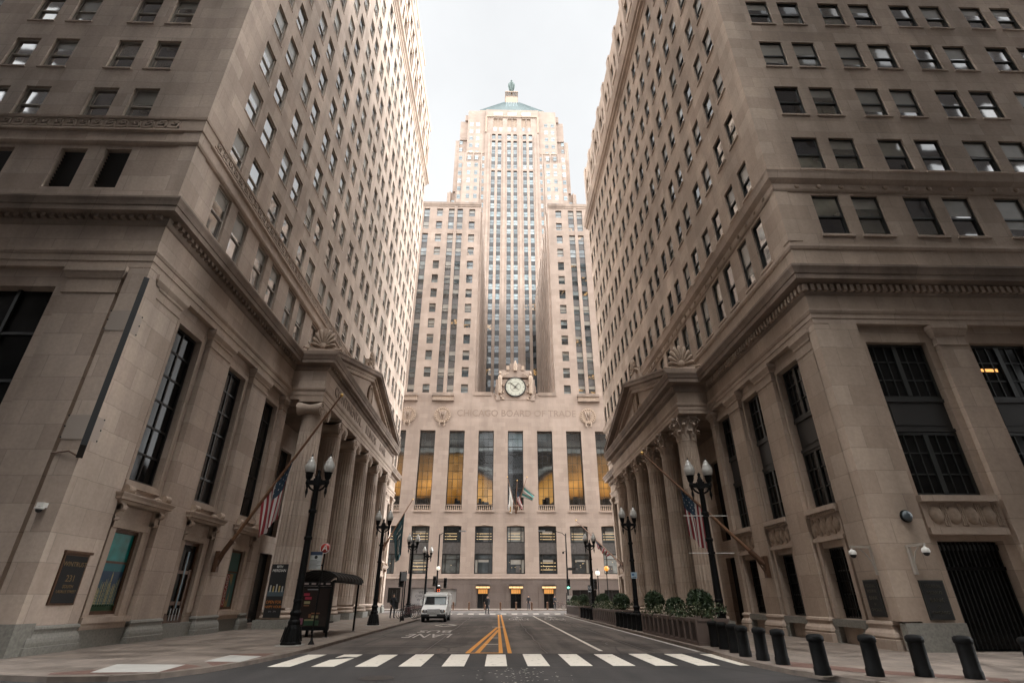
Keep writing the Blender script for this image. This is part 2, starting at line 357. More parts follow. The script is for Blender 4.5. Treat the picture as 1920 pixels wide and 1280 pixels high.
# ------------------------------------------------------------------ facade helpers
class Fac:
    """a vertical facade plane: u along the wall, o outwards, z up"""
    def __init__(s, ox, oy, u, nrm): s.ox, s.oy, s.u, s.n = ox, oy, u, nrm; s.rz = math.atan2(-nrm[0], nrm[1])
    def P(s, u, o, z): return (s.ox+u*s.u[0]+o*s.n[0], s.oy+u*s.u[1]+o*s.n[1], z)
    def box(s, mb, u0, u1, o0, o1, z0, z1, m):
        a = s.P(u0, o0, z0); b = s.P(u1, o1, z1); mb.box(a[0], b[0], a[1], b[1], z0, z1, m)
    def wall(s, mb, u0, u1, z0, z1, holes, m, depth=.4, o=0.0, mrev=None, back=None):
        us = sorted(set([u0, u1]+[h[0] for h in holes]+[h[1] for h in holes])); us = [u for u in us if u0-1e-6 <= u <= u1+1e-6]
        zs = sorted(set([z0, z1]+[h[2] for h in holes]+[h[3] for h in holes])); zs = [z for z in zs if z0-1e-6 <= z <= z1+1e-6]
        for i in range(len(us)-1):
            run = None
            for j in range(len(zs)-1):
                cu, cz = (us[i]+us[i+1])/2, (zs[j]+zs[j+1])/2
                if any(h[0] < cu < h[1] and h[2] < cz < h[3] for h in holes): continue
                mb.face([s.P(us[i],o,zs[j]), s.P(us[i+1],o,zs[j]), s.P(us[i+1],o,zs[j+1]), s.P(us[i],o,zs[j+1])], m)
        r = mrev or m
        for a, b, c, d in holes:
            p = o-depth
            mb.face([s.P(a,o,c), s.P(b,o,c), s.P(b,p,c), s.P(a,p,c)], r); mb.face([s.P(a,o,d), s.P(b,o,d), s.P(b,p,d), s.P(a,p,d)], r)
            mb.face([s.P(a,o,c), s.P(a,o,d), s.P(a,p,d), s.P(a,p,c)], r); mb.face([s.P(b,o,c), s.P(b,o,d), s.P(b,p,d), s.P(b,p,c)], r)
            if back: mb.face([s.P(a,p,c), s.P(b,p,c), s.P(b,p,d), s.P(a,p,d)], back)
def sash(mb, w, h, fr, gl, x=0, y=0, z=0, rz=None, sill=None, T=lambda p: p, fw=.07, blind=0):
    """double-hung window; local x across, y outward, z up from the sill; T maps local to final space"""
    def bx(x0, x1, y0, y1, z0, z1, m):
        vs = [(x0,y0,z0),(x1,y0,z0),(x1,y1,z0),(x0,y1,z0),(x0,y0,z1),(x1,y0,z1),(x1,y1,z1),(x0,y1,z1)]
        mb.raw([T(v) for v in vs], [(0,3,2,1),(4,5,6,7),(0,1,5,4),(1,2,6,5),(2,3,7,6),(3,0,4,7)], m)
    hw = w/2; mid = h*.48
    bx(-hw, -hw+fw, 0, .12, 0, h, fr); bx(hw-fw, hw, 0, .12, 0, h, fr); bx(-hw+fw, hw-fw, 0, .12, h-fw, h, fr); bx(-hw+fw, hw-fw, 0, .12, 0, fw*1.2, fr)
    bx(-hw+fw, hw-fw, .01, .10, mid-.035, mid+.045, fr)
    def q(x0, x1, yy, z0, z1): mb.face([T((x0,yy,z0)), T((x1,yy,z0)), T((x1,yy,z1)), T((x0,yy,z1))], gl)
    if blind: mb.face([T((-hw+fw,.072,max(h*(1-blind),mid+.045))), T((hw-fw,.072,max(h*(1-blind),mid+.045))), T((hw-fw,.072,h-fw)), T((-hw+fw,.072,h-fw))], M['blind'])
    if blind > .55: mb.face([T((-hw+fw,.032,h*(1-blind))), T((hw-fw,.032,h*(1-blind))), T((hw-fw,.032,mid-.03)), T((-hw+fw,.032,mid-.03))], M['blind'])
    q(-hw+fw, hw-fw, .07, mid+.04, h-fw); q(-hw+fw, hw-fw, .03, fw, mid-.03)
    if sill: bx(-hw-.1, hw+.1, .0, .0+sill[0], -sill[1], -.003, sill[2])
def grid_window(mb, w, h, nx, nz, fr, gl, fw=.08, mw=.045, T=lambda p: p, thick=()):
    def bx(x0, x1, y0, y1, z0, z1, m):
        vs = [(x0,y0,z0),(x1,y0,z0),(x1,y1,z0),(x0,y1,z0),(x0,y0,z1),(x1,y0,z1),(x1,y1,z1),(x0,y1,z1)]
        mb.raw([T(v) for v in vs], [(0,3,2,1),(4,5,6,7),(0,1,5,4),(1,2,6,5),(2,3,7,6),(3,0,4,7)], m)
    hw = w/2
    bx(-hw, -hw+fw, 0, .1, 0, h, fr); bx(hw-fw, hw, 0, .1, 0, h, fr); bx(-hw+fw, hw-fw, 0, .1, h-fw, h, fr); bx(-hw+fw, hw-fw, 0, .1, 0, fw, fr)
    for i in range(1, nx):
        x = -hw+w*i/nx; bx(x-mw/2, x+mw/2, .01, .085, fw, h-fw, fr)
    for j in range(1, nz):
        z = h*j/nz; t = mw*(2.2 if j in thick else 1); bx(-hw+fw, hw-fw, .015, .08, z-t/2, z+t/2, fr)
    mb.face([T((-hw+fw,.04,fw)), T((hw-fw,.04,fw)), T((hw-fw,.04,h-fw)), T((-hw+fw,.04,h-fw))], gl)
def dist_key(p): return (p[0]-CAMX)**2+(p[1]-CAMY)**2+(p[2]-CAMZ)**2
WRND = random.Random(11)
class WinSet:
    """collects window positions of one building; the nearest become parts of their own, the rest one part"""
    def __init__(s, parent, limit): s.parent = parent; s.limit = limit; s.items = []; s.cache = {}
    def add(s, fac, u, z, o, key, maker):
        b = WRND.choice((0,0,0,.3,.45,.75)); s.items.append((fac, u, z, o, key+str(b), (lambda mb, T, mk=maker, b=b: mk(mb, T, b))))
    def finish(s, restname='window'):
        s.items.sort(key=lambda t: dist_key(t[0].P(t[1], t[3], t[2])))
        rest = MB()
        for i, (fac, u, z, o, key, maker) in enumerate(s.items):
            if i < s.limit:
                if key not in s.cache:
                    mb = MB(); maker(mb, lambda p: p); s.cache[key] = mb.mesh('window')
                link('window', s.cache[key], s.parent, rel(s.parent, *fac.P(u, o, z)), fac.rz)
            else:
                c, sn = math.cos(fac.rz), math.sin(fac.rz); bx, by, bz = rel(s.parent, *fac.P(u, o, z))
                maker(rest, lambda p, c=c, sn=sn, bx=bx, by=by, bz=bz: (bx+p[0]*c-p[1]*sn, by+p[0]*sn+p[1]*c, bz+p[2]))
        if rest.f: rest.build(restname, s.parent, kind='stuff')
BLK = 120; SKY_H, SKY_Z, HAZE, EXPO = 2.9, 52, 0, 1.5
# ------------------------------------------------------------------ classical pieces
def fluted_shaft(r0, r1, h, m, nf=22):
    mb = MB(); seg = nf*5; levels = 9; vs = []; fs = []
    for i in range(levels+1):
        t = i/levels; r = r0+(r1-r0)*(t**1.6)
        for k in range(seg):
            a = 2*PI*k/seg; ph = (k % 5)/5.0
            d = 0.0 if (k % 5 == 0) else -.055*math.sin(PI*ph)
            if 0 < t < 1: rr = r*(1+d*1.5)
            else: rr = r
            vs.append((rr*math.cos(a), rr*math.sin(a), h*(.012 if i == 0 else (t if i < levels else 1.0))))
    for i in range(levels):
        for k in range(seg):
            k2 = (k+1) % seg; fs.append((i*seg+k, i*seg+k2, (i+1)*seg+k2, (i+1)*seg+k))
    mb.raw(vs, fs, m)
    return mb
def column_base(r, m):
    mb = MB(); p = r*1.2
    mb.box(-p, p, -p, p, 0, .42, 'granite')
    mb.lathe([(r*1.02,.42),(r*1.16,.44),(r*1.2,.52),(r*1.16,.6),(r*1.06,.63),(r*1.04,.68),(r*1.1,.71),(r*1.12,.76),(r*1.08,.81),(r*1.0,.84)], m, seg=40)
    return mb
def ionic_capital(r, h, out, m):
    """bolsters run across the wall direction; spiral faces look out to the street (+-x)"""
    mb = MB(); R = h*.36
    mb.lathe([(r,0),(r*1.04,.04),(r*1.02,.1),(r*1.0,h*.3),(r*1.12,h*.42),(r*1.18,h*.55),(r*1.1,h*.66)], m, seg=40)
    for sy in (-1, 1):
        cy = sy*r*1.08; cz = h*.46
        mb.lathe([(R*.99,-r*1.12),(R,-r*1.05),(R*.86,-r*.8),(R*.68,-r*.25),(R*.64,0),(R*.68,r*.25),(R*.86,r*.8),(R,r*1.05),(R*.99,r*1.12)], m, c=(0,cy,cz), axis='x', seg=22)
        for sx in (-1, 1):
            pts = []
            for i in range(46):
                a = i*.40; rr = R*.93*(1-i/52)
                pts.append((sx*r*1.13, cy+sy*rr*math.cos(a), cz+rr*math.sin(a)))
            mb.tube(pts, [.055*(1-i/70) for i in range(46)], m, seg=5)
            mb.ball((sx*r*1.13, cy, cz), .07, m, 8, 6)
    for sx in (-1, 1): mb.box(sx*r*.98, sx*r*1.14, -r*1.0, r*1.0, h*.62, h*.86, m)
    mb.box(-r*1.2, r*1.2, -r*1.22, r*1.22, h*.86, h*.999, m)
    for k in range(7):
        y = -r*.8+k*r*1.6/6
        mb.ball((out*r*1.1, y, h*.58), .075, m, 7, 5, (1,.8,1.3))
    return mb
def corinthian_capital(r, h, m):
    mb = MB()
    mb.lathe([(r*1.06,0),(r*1.08,.05),(r,.1),(r*.98,h*.5),(r*1.08,h*.75),(r*1.28,h*.88)], m, seg=32)
    def leaf(ang, z0, hh, rad, w):
        c, s_ = math.cos(ang), math.sin(ang); rows = []
        for i in range(8):
            t = i/7; out = rad+.04+.10*t+(.0 if t < .6 else (t-.6)*.55); z = z0+hh*(t if t < .86 else .86-(t-.86)*1.1); ww = w*(1-.25*t)*(1 if t < .85 else .7)*(1+.12*(i % 2))
            rows.append([(out*c-x*ww*s_ - .05*abs(x)*c, out*s_+x*ww*c-.05*abs(x)*s_, z) for x in (-1,-.45,0,.45,1)])
        for i in range(7):
            for k in range(4): mb.face([rows[i][k], rows[i][k+1], rows[i+1][k+1], rows[i+1][k]], m, True)
    for k in range(8): leaf(2*PI*k/8, h*.04, h*.42, r*1.0, r*.34)
    for k in range(8): leaf(2*PI*(k+.5)/8, h*.2, h*.55, r*1.02, r*.30)
    for k in range(4):
        a = PI/4+k*PI/2; c, s_ = math.cos(a), math.sin(a); pts = []
        for i in range(26):
            b = i*.34; rr = h*.15*(1-i/34); pts.append(((r*1.38+rr*math.cos(b))*c, (r*1.38+rr*math.cos(b))*s_, h*.74+rr*math.sin(b)))
        mb.tube(pts, [.05*(1-i/40) for i in range(26)], m, seg=5)
        mb.tube([(r*1.0*c, r*1.0*s_, h*.42), (r*1.12*c, r*1.12*s_, h*.66), (r*1.36*c, r*1.36*s_, h*.89)], [.05,.07,.06], m, seg=6)
        a2 = k*PI/2; mb.ball((r*1.22*math.cos(a2), r*1.22*math.sin(a2), h*.9), h*.1, m, 8, 6)
        for sgn in (-1, 1):
            a3 = a2+sgn*.27; pts = []
            for i in range(18):
                b = i*.42; rr = h*.085*(1-i/24); pts.append((r*1.17*math.cos(a3)-rr*math.cos(b)*sgn*math.sin(a3), r*1.17*math.sin(a3)+rr*math.cos(b)*sgn*math.cos(a3), h*.72+rr*math.sin(b)))
            mb.tube(pts, .032, m, seg=5)
    # concave abacus
    n = 10; top = []
    for k in range(4):
        a0 = PI/4+k*PI/2; a1 = a0+PI/2; p0 = Vector((r*1.62*math.cos(a0), r*1.62*math.sin(a0))); p1 = Vector((r*1.62*math.cos(a1), r*1.62*math.sin(a1)))
        for i in range(n):
            t = i/n; p = p0.lerp(p1, t); p = p*(1-.16*math.sin(PI*t)); top.append((p.x, p.y))
    mb.poly_prism(top, h*.89, h*.999, m)
    return mb
def palmette(parent, x, y, z, w, h, facing, name='acroterion', tilt=0):
    """shell palmette on a scrolled base; facing = rotation about z"""
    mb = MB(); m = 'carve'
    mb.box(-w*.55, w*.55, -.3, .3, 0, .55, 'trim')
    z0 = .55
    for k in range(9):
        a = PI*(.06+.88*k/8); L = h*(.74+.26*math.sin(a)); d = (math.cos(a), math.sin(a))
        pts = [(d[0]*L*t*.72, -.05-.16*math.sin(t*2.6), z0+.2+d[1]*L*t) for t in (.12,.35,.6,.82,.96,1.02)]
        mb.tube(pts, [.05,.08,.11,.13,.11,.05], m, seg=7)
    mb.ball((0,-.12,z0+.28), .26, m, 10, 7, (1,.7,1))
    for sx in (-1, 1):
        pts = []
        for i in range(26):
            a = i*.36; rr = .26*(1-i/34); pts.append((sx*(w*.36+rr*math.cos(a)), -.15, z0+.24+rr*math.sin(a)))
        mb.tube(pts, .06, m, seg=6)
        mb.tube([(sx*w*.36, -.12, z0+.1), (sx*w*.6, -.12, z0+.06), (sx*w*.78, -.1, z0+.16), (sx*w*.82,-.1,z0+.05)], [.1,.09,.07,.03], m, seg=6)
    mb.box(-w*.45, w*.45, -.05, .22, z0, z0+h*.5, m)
    return mb.build(name, parent, rel(parent, x, y, z), facing)
def portico(parent, s, xface, xwall, xcol, ys, zb, zneck, zcap, zarch, zfr, zcorn, ztop, zapex, ya, yb, ionic, r0, r1, cm):
    """s=+1: looks towards +x. Columns carry the entablature (swept elsewhere); pediment, ceiling and porch wall here"""
    shaft = fluted_shaft(r0, r1, zneck-zb-.84, cm).mesh('column')
    cap = (ionic_capital(r1, zcap-zneck, s, 'trim') if ionic else corinthian_capital(r1, zcap-zneck, 'trim')).mesh('capital')
    base = column_base(r0, 'trim').mesh('column_base')
    for y in ys:
        c = link('column', shaft, parent, rel(parent, xcol, y, zb+.84))
        link('capital', cap, c, (0,0,zneck-zb-.84)); link('column_base', base, c, (0,0,-.84))
    # pediment
    mb = MB(); xin = xface-s*.22; mid = (ya+yb)/2; xl = xface+s*.62
    sl = (zapex-ztop)/(mid-ya); th = .8
    mb.face([(xin, ya+.3, ztop+.02), (xin, yb-.3, ztop+.02), (xin, mid, zapex-.2)], 'trim')
    for sg, ye in ((1, ya-.35), (-1, yb+.35)):
        ze = ztop-.08
        def rake(x0, x1, t0, t1, mm):
            # bar following the slope between x0..x1, thickness band t0..t1 below the top line
            e = [(ye, ze-t0+.35), (mid, zapex+.35-t0)], [(ye, ze-t1+.35), (mid, zapex+.35-t1)]
            A = [(x0,)+e[0][0], (x0,)+e[0][1], (x0,)+e[1][1], (x0,)+e[1][0]]; B = [(x1,)+p[1:] for p in A]
            mb.raw(A+B, [(0,1,2,3),(4,7,6,5),(0,4,5,1),(3,2,6,7),(0,3,7,4),(1,5,6,2)], mm)
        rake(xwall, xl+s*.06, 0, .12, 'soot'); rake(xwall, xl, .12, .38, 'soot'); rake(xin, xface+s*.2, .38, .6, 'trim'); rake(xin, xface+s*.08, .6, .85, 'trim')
    # oval cartouche in the tympanum
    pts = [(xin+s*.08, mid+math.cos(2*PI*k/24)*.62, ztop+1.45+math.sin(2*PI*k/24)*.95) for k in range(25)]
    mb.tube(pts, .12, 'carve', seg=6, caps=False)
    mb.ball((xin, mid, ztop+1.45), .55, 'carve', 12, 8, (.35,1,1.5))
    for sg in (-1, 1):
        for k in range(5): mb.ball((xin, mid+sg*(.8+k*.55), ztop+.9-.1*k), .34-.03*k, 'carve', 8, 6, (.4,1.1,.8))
    mb.build('pediment', parent, rel(parent,0,0,0))
    # ceiling and beam behind the entablature, dark porch wall with openings
    mb = MB()
    mb.box(xface-s*.32, xcol-s*(r1+.35), ya+.34, yb-.34, zcap+.01, ztop-.1, 'trim')
    for sg, y in ((1, ya), (-1, yb)): mb.box(xface-s*.5, xwall-s*2.3, y+sg*.32, y+sg*1.35, zcap+.012, ztop-.12, 'trim')
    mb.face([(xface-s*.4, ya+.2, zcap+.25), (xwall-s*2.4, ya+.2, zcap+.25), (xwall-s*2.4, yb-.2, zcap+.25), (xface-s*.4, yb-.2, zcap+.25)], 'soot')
    mb.build('porch_ceiling', parent, rel(parent,0,0,0))
# ================================================================== west building
WB = thing('office_building', 'pinkish limestone block on the left with a porch of six scroll-topped columns', 'building', (-30, 42, 0))
FL = Fac(XL, 0, (0,1), (1,0)); FLQ = Fac(0, YL0, (1,0), (0,-1))
O = rel(WB, 0, 0, 0)
XLB = -46.0
bayL = [20.05+4.46*i for i in range(11)]
winL = WinSet(WB, 92)
def mkL(w, h, sill=True):
    return lambda mb, T, b=0: sash(mb, w, h, M['frameL'], M['glassL'], T=T, blind=b)
# --- lower wall, three bays before the porch and three beyond
ZE = 12.66
segs = [(YL0, 30.75, [20.05, 24.5, 28.85]), (53.3, YL1, [56.3, 60.55, 64.8])]
pil = [(16.9, 18.72), (21.35, 23.2), (25.82, 27.68), (30.02, 30.75), (53.3, 54.05), (57.6, 59.3), (61.9, 63.5), (65.9, 66.9)]
for a, b, bays in segs:
    holes = []
    for c in bays:
        holes.append((c-.89, c+.89, 5.4, 11.8)); holes.append((c-.72, c+.72, (.15 if abs(c-24.5) < .1 or c > 60.6 and c < 61 else 1.04), 3.72))
    lowL = MB(); FL.wall(lowL, a, b, SW-.1, ZE, holes, M['lime'], .34, o=-.26); lowL.build('street_wall', WB, O)
for c in segs[0][2]+segs[1][2]:
    mb = MB(); grid_window(mb, 1.78, 6.4, 2, 6, M['frameK'], M['glassD'], fw=.1, mw=.07)
    mb.build('hall_window', WB, rel(WB, *FL.P(c, -.56, 5.4)), FL.rz)
    mb = MB()
    for sg in (-1,1):
        u0,u1 = sorted((c+sg*.895, c+sg*1.05)); FL.box(mb, u0, u1, -.257, -.19, 5.36, 12.0, 'trim'); u0,u1 = sorted((c+sg*1.05, c+sg*1.15)); FL.box(mb, u0, u1, -.257, -.225, 5.36, 12.1, 'trim')
    FL.box(mb, c-.895, c+.895, -.257, -.19, 11.81, 12.0, 'trim'); mb.build('window_architrave', WB, O)
# pilasters with moulded caps and granite bases
for a, b in pil:
    mb = MB()
    FL.box(mb, a+.005, b-.005, -.258, -.005, .74, ZE-.003, 'lime')
    pth = [FL.P(a,-.26,0)[:2], FL.P(a,0,0)[:2], FL.P(b,0,0)[:2], FL.P(b,-.26,0)[:2]]
    mb.sweep(pth, [(0,11.75),(.04,11.78),(.04,11.84),(0,11.86),(0,12.12),(.05,12.16),(.05,12.24),(.12,12.34),(.16,12.4),(.16,12.6),(0,12.6)], 'trim')
    mb.sweep(pth, [(0,.83),(.05,.8),(.07,.74),(.03,.68),(.03,.62),(.10,.5),(.12,.4),(.12,.3),(.15,.29),(.15,0)], 'granite')
    mb.build('pilaster', WB, O)
mb = MB()   # corner strip with its groove, up the full height, and string course over the ground-floor windows
for z0, z1 in ((.9, 12.6), (15.75, 19.75), (20.62, 64.6)):
    FL.box(mb, YL0-.05, YL0+.72, -.3, .05, z0, z1, 'lime'); FLQ.box(mb, XL-.72, XL-.301, -.3, .05, z0, z1, 'lime')
FL.box(mb, YL0-.08, YL0+.62, -.3, .08, 0, .9, 'granite'); FLQ.box(mb, XL-.72, XL-.301, -.3, .08, 0, .9, 'granite')
mb.build('corner_strip', WB, O)
for c in segs[0][2]+segs[1][2]:
    mb = MB(); a, b = c-1.3, c+1.3
    FL.box(mb, a+.03, b-.03, -.25, -.1, .02, .62, 'granite'); 
    door = abs(c-24.5) < .1
    if not door: FL.box(mb, c-1.2, c+1.2, -.25, .02, .80, .98, 'trim'); FL.box(mb, c-1.12, c+1.12, -.25, -.06, .62, .80, 'trim')
    for sg in (-1, 1):
        u0, u1 = sorted((c+sg*.74, c+sg*1.02)); FL.box(mb, u0, u1, -.257, -.16, .98, 3.95, 'trim')
        u0, u1 = sorted((c+sg*1.04, c+sg*1.24)); FL.box(mb, u0, u1, -.257, -.2, .98, 3.95, 'trim')
        # console bracket
        u0, u1 = sorted((c+sg*1.0, c+sg*1.24))
        FL.box(mb, u0, u1, -.25, .10, 4.3, 4.52, 'trim'); FL.box(mb, u0, u1, -.25, -.02, 3.98, 4.3, 'trim')
        mb.lathe([(.12,u0),(.12,u1)], 'trim', c=(FL.P(0,.06,0)[0], 0, 4.36), axis='y', seg=12); mb.lathe([(.08,u0),(.08,u1)], 'trim', c=(FL.P(0,-.06,0)[0], 0, 4.02), axis='y', seg=10)
        # scroll resting on the hood
        mb.lathe([(.16,u0-.06),(.16,u1+.06)], 'carve', c=(FL.P(0,.08,0)[0], 0, 4.97), axis='y', seg=14); mb.ball((FL.P(0,.0,0)[0], c+sg*.78, 4.9), .12, 'carve', 8, 6, (1,1.8,.8))
    FL.box(mb, c-1.02, c+1.02, -.257, -.12, 3.74, 3.98, 'trim'); FL.box(mb, c-1.0, c+1.0, -.257, -.2, 3.98, 4.5, 'trim')
    pth = [FL.P(c-1.3,-.25,0)[:2], FL.P(c-1.3,0,0)[:2], FL.P(c+1.3,0,0)[:2], FL.P(c+1.3,-.25,0)[:2]]
    mb.sweep(pth, [(-.3,4.52),(.06,4.52),(.10,4.6),(.22,4.62),(.22,4.7),(.29,4.8),(.29,4.84),(-.3,4.86)], 'trim')
    FL.box(mb, c-1.1, c+1.1, -.257, -.12, 5.12, 5.33, 'trim')
    mb.build('window_hood', WB, O)
# ground-floor openings
def poster_city(mb, T, w, h):
    rnd = random.Random(3); teal = plain('poster_teal', (.0,.19,.17), .35, noise=.4, nscale=3); navy = plain('poster_navy', (.008,.04,.09), .35); green = plain('poster_green', (.012,.05,.015), .35); cream = plain('poster_cream', (.33,.28,.13), .4)
    def r(x0,x1,z0,z1,m,y): mb.face([T((x0,y,z0)),T((x1,y,z0)),T((x1,y,z1)),T((x0,y,z1))], m)
    r(-w/2,w/2,h*.63,h,teal,.03); r(-w/2,w/2,0,h*.63,navy,.03); r(-w/2,w/2,0,h*.09,green,.034)
    slate = plain('poster_slate', (.03,.075,.10), .4); pale = plain('poster_grey_green', (.15,.19,.15), .4); glow = plain('poster_glow', (.01,.13,.15), .4)
    r(-w/2,w/2,h*.5,h*.6,glow,.032)
    for q in range(9): x = -w/2+q*w/9; r(x+.01, x+w/9-.01, h*.08, h*(.2+rnd.random()*.22), slate, .0345)
    for q in range(13):
        x = -w/2+.06+q*(w-.14)/13; bw = rnd.uniform(.035,.075); top = h*(.16+rnd.random()*.24+(.14 if q in (5,7) else 0)); m = (cream, pale, cream)[q % 3]
        r(x, x+bw, h*.07, top, m, .036+.0008*(q % 3)); r(x+bw*.25, x+bw*.75, top, top+.07, m, .036)
        if q in (5,7): r(x+bw*.45, x+bw*.55, top, top+.22, pale, .0365)
        for z in range(4): zz = h*.1+(top-h*.12)*z/4; r(x+bw*.2, x+bw*.8, zz, zz+.02, navy, .0395)
    for q in range(10): mb.ball(T((-w/2+.05+q*w/10, .036, h*.07)), .06, green, 6, 4, (1,1,.6))
    r(-w/2,w/2,h*.6,h*.63,M['bronze'],.05)
wn = MB(); 
def Tl(c, o, z): 
    cs, sn = math.cos(FL.rz), math.sin(FL.rz); bx, by, bz = rel(WB, *FL.P(c, o, z))
    return lambda p: (bx+p[0]*cs-p[1]*sn, by+p[0]*sn+p[1]*cs, bz+p[2])
for i, c in enumerate(segs[0][2]+segs[1][2]):
    mb = MB(); door = (i == 1 or i == 4)
    z0 = .15 if door else 1.04; h = 3.72-z0
    if door:
        T = Tl(c, -.42, z0)
        grid_window(mb, 1.44, h, 1, 3, M['bronze'], M['glassD'], fw=.12, mw=.14, T=T)
        def bx(x0,x1,y0,y1,za,zb,m): mb.raw([T(v) for v in [(x0,y0,za),(x1,y0,za),(x1,y1,za),(x0,y1,za),(x0,y0,zb),(x1,y0,zb),(x1,y1,zb),(x0,y1,zb)]], [(0,3,2,1),(4,5,6,7),(0,1,5,4),(1,2,6,5),(2,3,7,6),(3,0,4,7)], m)
        bx(-.6,.6,.05,.09,.0,.75,M['bronze']); bx(-.6,-.42,.05,.1,.75,2.5,M['bronze']); bx(.42,.6,.05,.1,.75,2.5,M['bronze']); bx(-.03,.03,.05,.1,.5,2.3,M['bronze'])
        for k in range(4): bx(-.42+k*.22,-.38+k*.22,.1,.13,.55,1.0,M['chrome'])
        bl = plain('door_sheen', (.05,.12,.16), .3); bx(-.12,.0,.095,.1,1.0,3.2,bl)
        mb.build('door', WB)
    else:
        T = Tl(c, -.40, z0); grid_window(mb, 1.44, h, 1, 1, M['bronze'], M['glassD'], fw=.11, T=T)
        if i == 0:
            T2 = Tl(c, -.385, z0+.11); poster_city(mb, T2, 1.2, h-.22)
        if i == 2:
            T2 = Tl(c, -.375, z0+.11); hh = h-.22
            pr = plain('poster_red', (.25,.015,.012), .4); py = plain('poster_ochre', (.28,.19,.07), .4); pt = plain('poster_sea', (.04,.11,.10), .4)
            def r(x0,x1,za,zb,m,y): mb.face([T2((x0,y,za)),T2((x1,y,za)),T2((x1,y,zb)),T2((x0,y,zb))], m)
            r(-.6,.6,0,hh,pt,.05); r(-.25,.2,0,hh*.6,py,.055); mb.face([T2((-.1,.06,.2)),T2((.35,.06,.7)),T2((.1,.06,hh*.55)),T2((-.25,.06,.9))], pt)
            r(.08,.44,0,hh*.6,pr,.062); r(-.6,.6,hh*.62,hh*.65,M['bronze'],.08)
        mb.build('street_window', WB)
# vertical lettering on the red banner inside the third window
text_mesh('window_lettering', 'CHICAGO', .3, plain('poster_white', (.5,.48,.42), .5), .004, parent=WB, loc=rel(WB, XL-.30, 28.85-.26, 1.9), rot=(PI/2, -PI/2, PI/2))
# --- lower wall on the cross street
mb = MB()
holesQ = [(-19.6, -16.55, 4.6, 11.9), (-24.9, -21.9, 4.6, 11.9), (-19.2, -17.0, 1.0, 3.3), (-24.5, -22.3, 1.0, 3.3)]
FLQ.wall(mb, XLB, XL, SW-.1, ZE, holesQ, M['lime'], .4, o=-.2, back=M['glassD'])
for a, b in ((-16.05, -14.1), (-21.6, -20.1), (-27, -25.4)):
    FLQ.box(mb, a+.005, b-.005, -.198, -.005, .8, ZE-.003, 'lime')
    pth = [FLQ.P(a,-.2,0)[:2], FLQ.P(a,0,0)[:2], FLQ.P(b,0,0)[:2], FLQ.P(b,-.2,0)[:2]]
    mb.sweep(pth, [(0,11.5),(.04,11.53),(.04,11.6),(0,11.62),(0,12.12),(.05,12.16),(.12,12.34),(.16,12.4),(.16,12.6),(0,12.6)], 'trim')
    mb.sweep(pth, [(0,.83),(.05,.8),(.03,.68),(.10,.5),(.12,.3),(.15,.29),(.15,0)], 'granite')
for h in holesQ[:2]:
    for k in range(1, 4): FLQ.box(mb, h[0], h[1], -.58, -.5, h[2]+(h[3]-h[2])*k/4-.05, h[2]+(h[3]-h[2])*k/4+.05, 'frameK')
    c = (h[0]+h[1])/2; FLQ.box(mb, c-.06, c+.06, -.575, -.48, h[2], h[3], 'frameK')
mb.build('side_wall', WB, O)
# --- entablature: architrave, frieze, cornice, all the way round and out over the porch
PFX = -11.1
pathL = [(XLB, YL0), (XL, YL0), (XL, 30.66), (PFX, 30.66), (PFX, 53.55), (XL, 53.55), (XL, YL1), (XLB, YL1)]
mb = MB(); mb.sweep(pathL, [(-.6,12.66),(0,12.66),(0,12.93),(.035,12.935),(.035,13.2),(.07,13.22),(.12,13.32),(.12,13.42),(-.02,13.45)], 'trim'); mb.build('architrave', WB, O)
mb = MB(); mb.sweep(pathL, [(-.02,13.45),(-.02,14.62)], 'lime'); mb.build('frieze', WB, O)
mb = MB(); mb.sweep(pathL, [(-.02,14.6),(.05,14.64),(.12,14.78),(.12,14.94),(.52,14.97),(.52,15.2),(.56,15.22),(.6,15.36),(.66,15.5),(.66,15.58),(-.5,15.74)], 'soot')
for k in range(int((30-YL0)/.34)): FL.box(mb, YL0+.15+k*.34, YL0+.33+k*.34, .1, .3, 14.79, 14.955, 'soot')
for k in range(int((53.3-30.9)/.34)): y = 30.9+k*.34; mb.box(PFX+.1, PFX+.3, y, y+.18, 14.79, 14.955, 'soot')
for k in range(90): FLQ.box(mb, XL-.3-k*.34, XL-.12-k*.34, .1, .3, 14.79, 14.955, 'soot')
mb.build('cornice', WB, O)
for wd, yy in (('CONTINENTAL', 36.4), ('ILLINOIS', 43.6), ('BANK', 48.6)): text_mesh('frieze_lettering', wd, .95, 'letter', .02, parent=WB, loc=rel(WB, PFX-.01, yy, 14.03), rot=(PI/2, 0, PI/2), scx=1.12)
portico(WB, 1, PFX, XL, -11.77, [31.35+4.17*i for i in range(6)], SW, 11.5, 12.66, 13.45, 14.6, 15.6, 15.62, 18.94, 30.66, 53.55, True, .74, .63, 'lime')
palmette(WB, -11.75, 30.9, 15.6, 1.5, 1.35, 0.15); palmette(WB, -11.6, 42.1, 19.2, 1.4, 1.35, PI/2)
# porch back wall with tall dark windows and doors
mb = MB(); FP = Fac(XL-2.4, 0, (0,1), (1,0))
FP.wall(mb, 30.4, 53.8, 0, 12.95, [(32.4+4.17*i+.1, 32.4+4.17*i+2.1, z0, z1) for i in range(5) for z0, z1 in ((.12, 4.2), (5.3, 11.2))], M['lime'], .3, back=M['glassD'])
mb.face([(XL-.26,30.75,0),(XL-2.4,30.75,0),(XL-2.4,30.75,12.95),(XL-.26,30.75,12.95)], 'lime'); mb.face([(XL-.26,53.3,0),(XL-2.4,53.3,0),(XL-2.4,53.3,12.95),(XL-.26,53.3,12.95)], 'lime')
mb.build('porch_wall', WB, O)
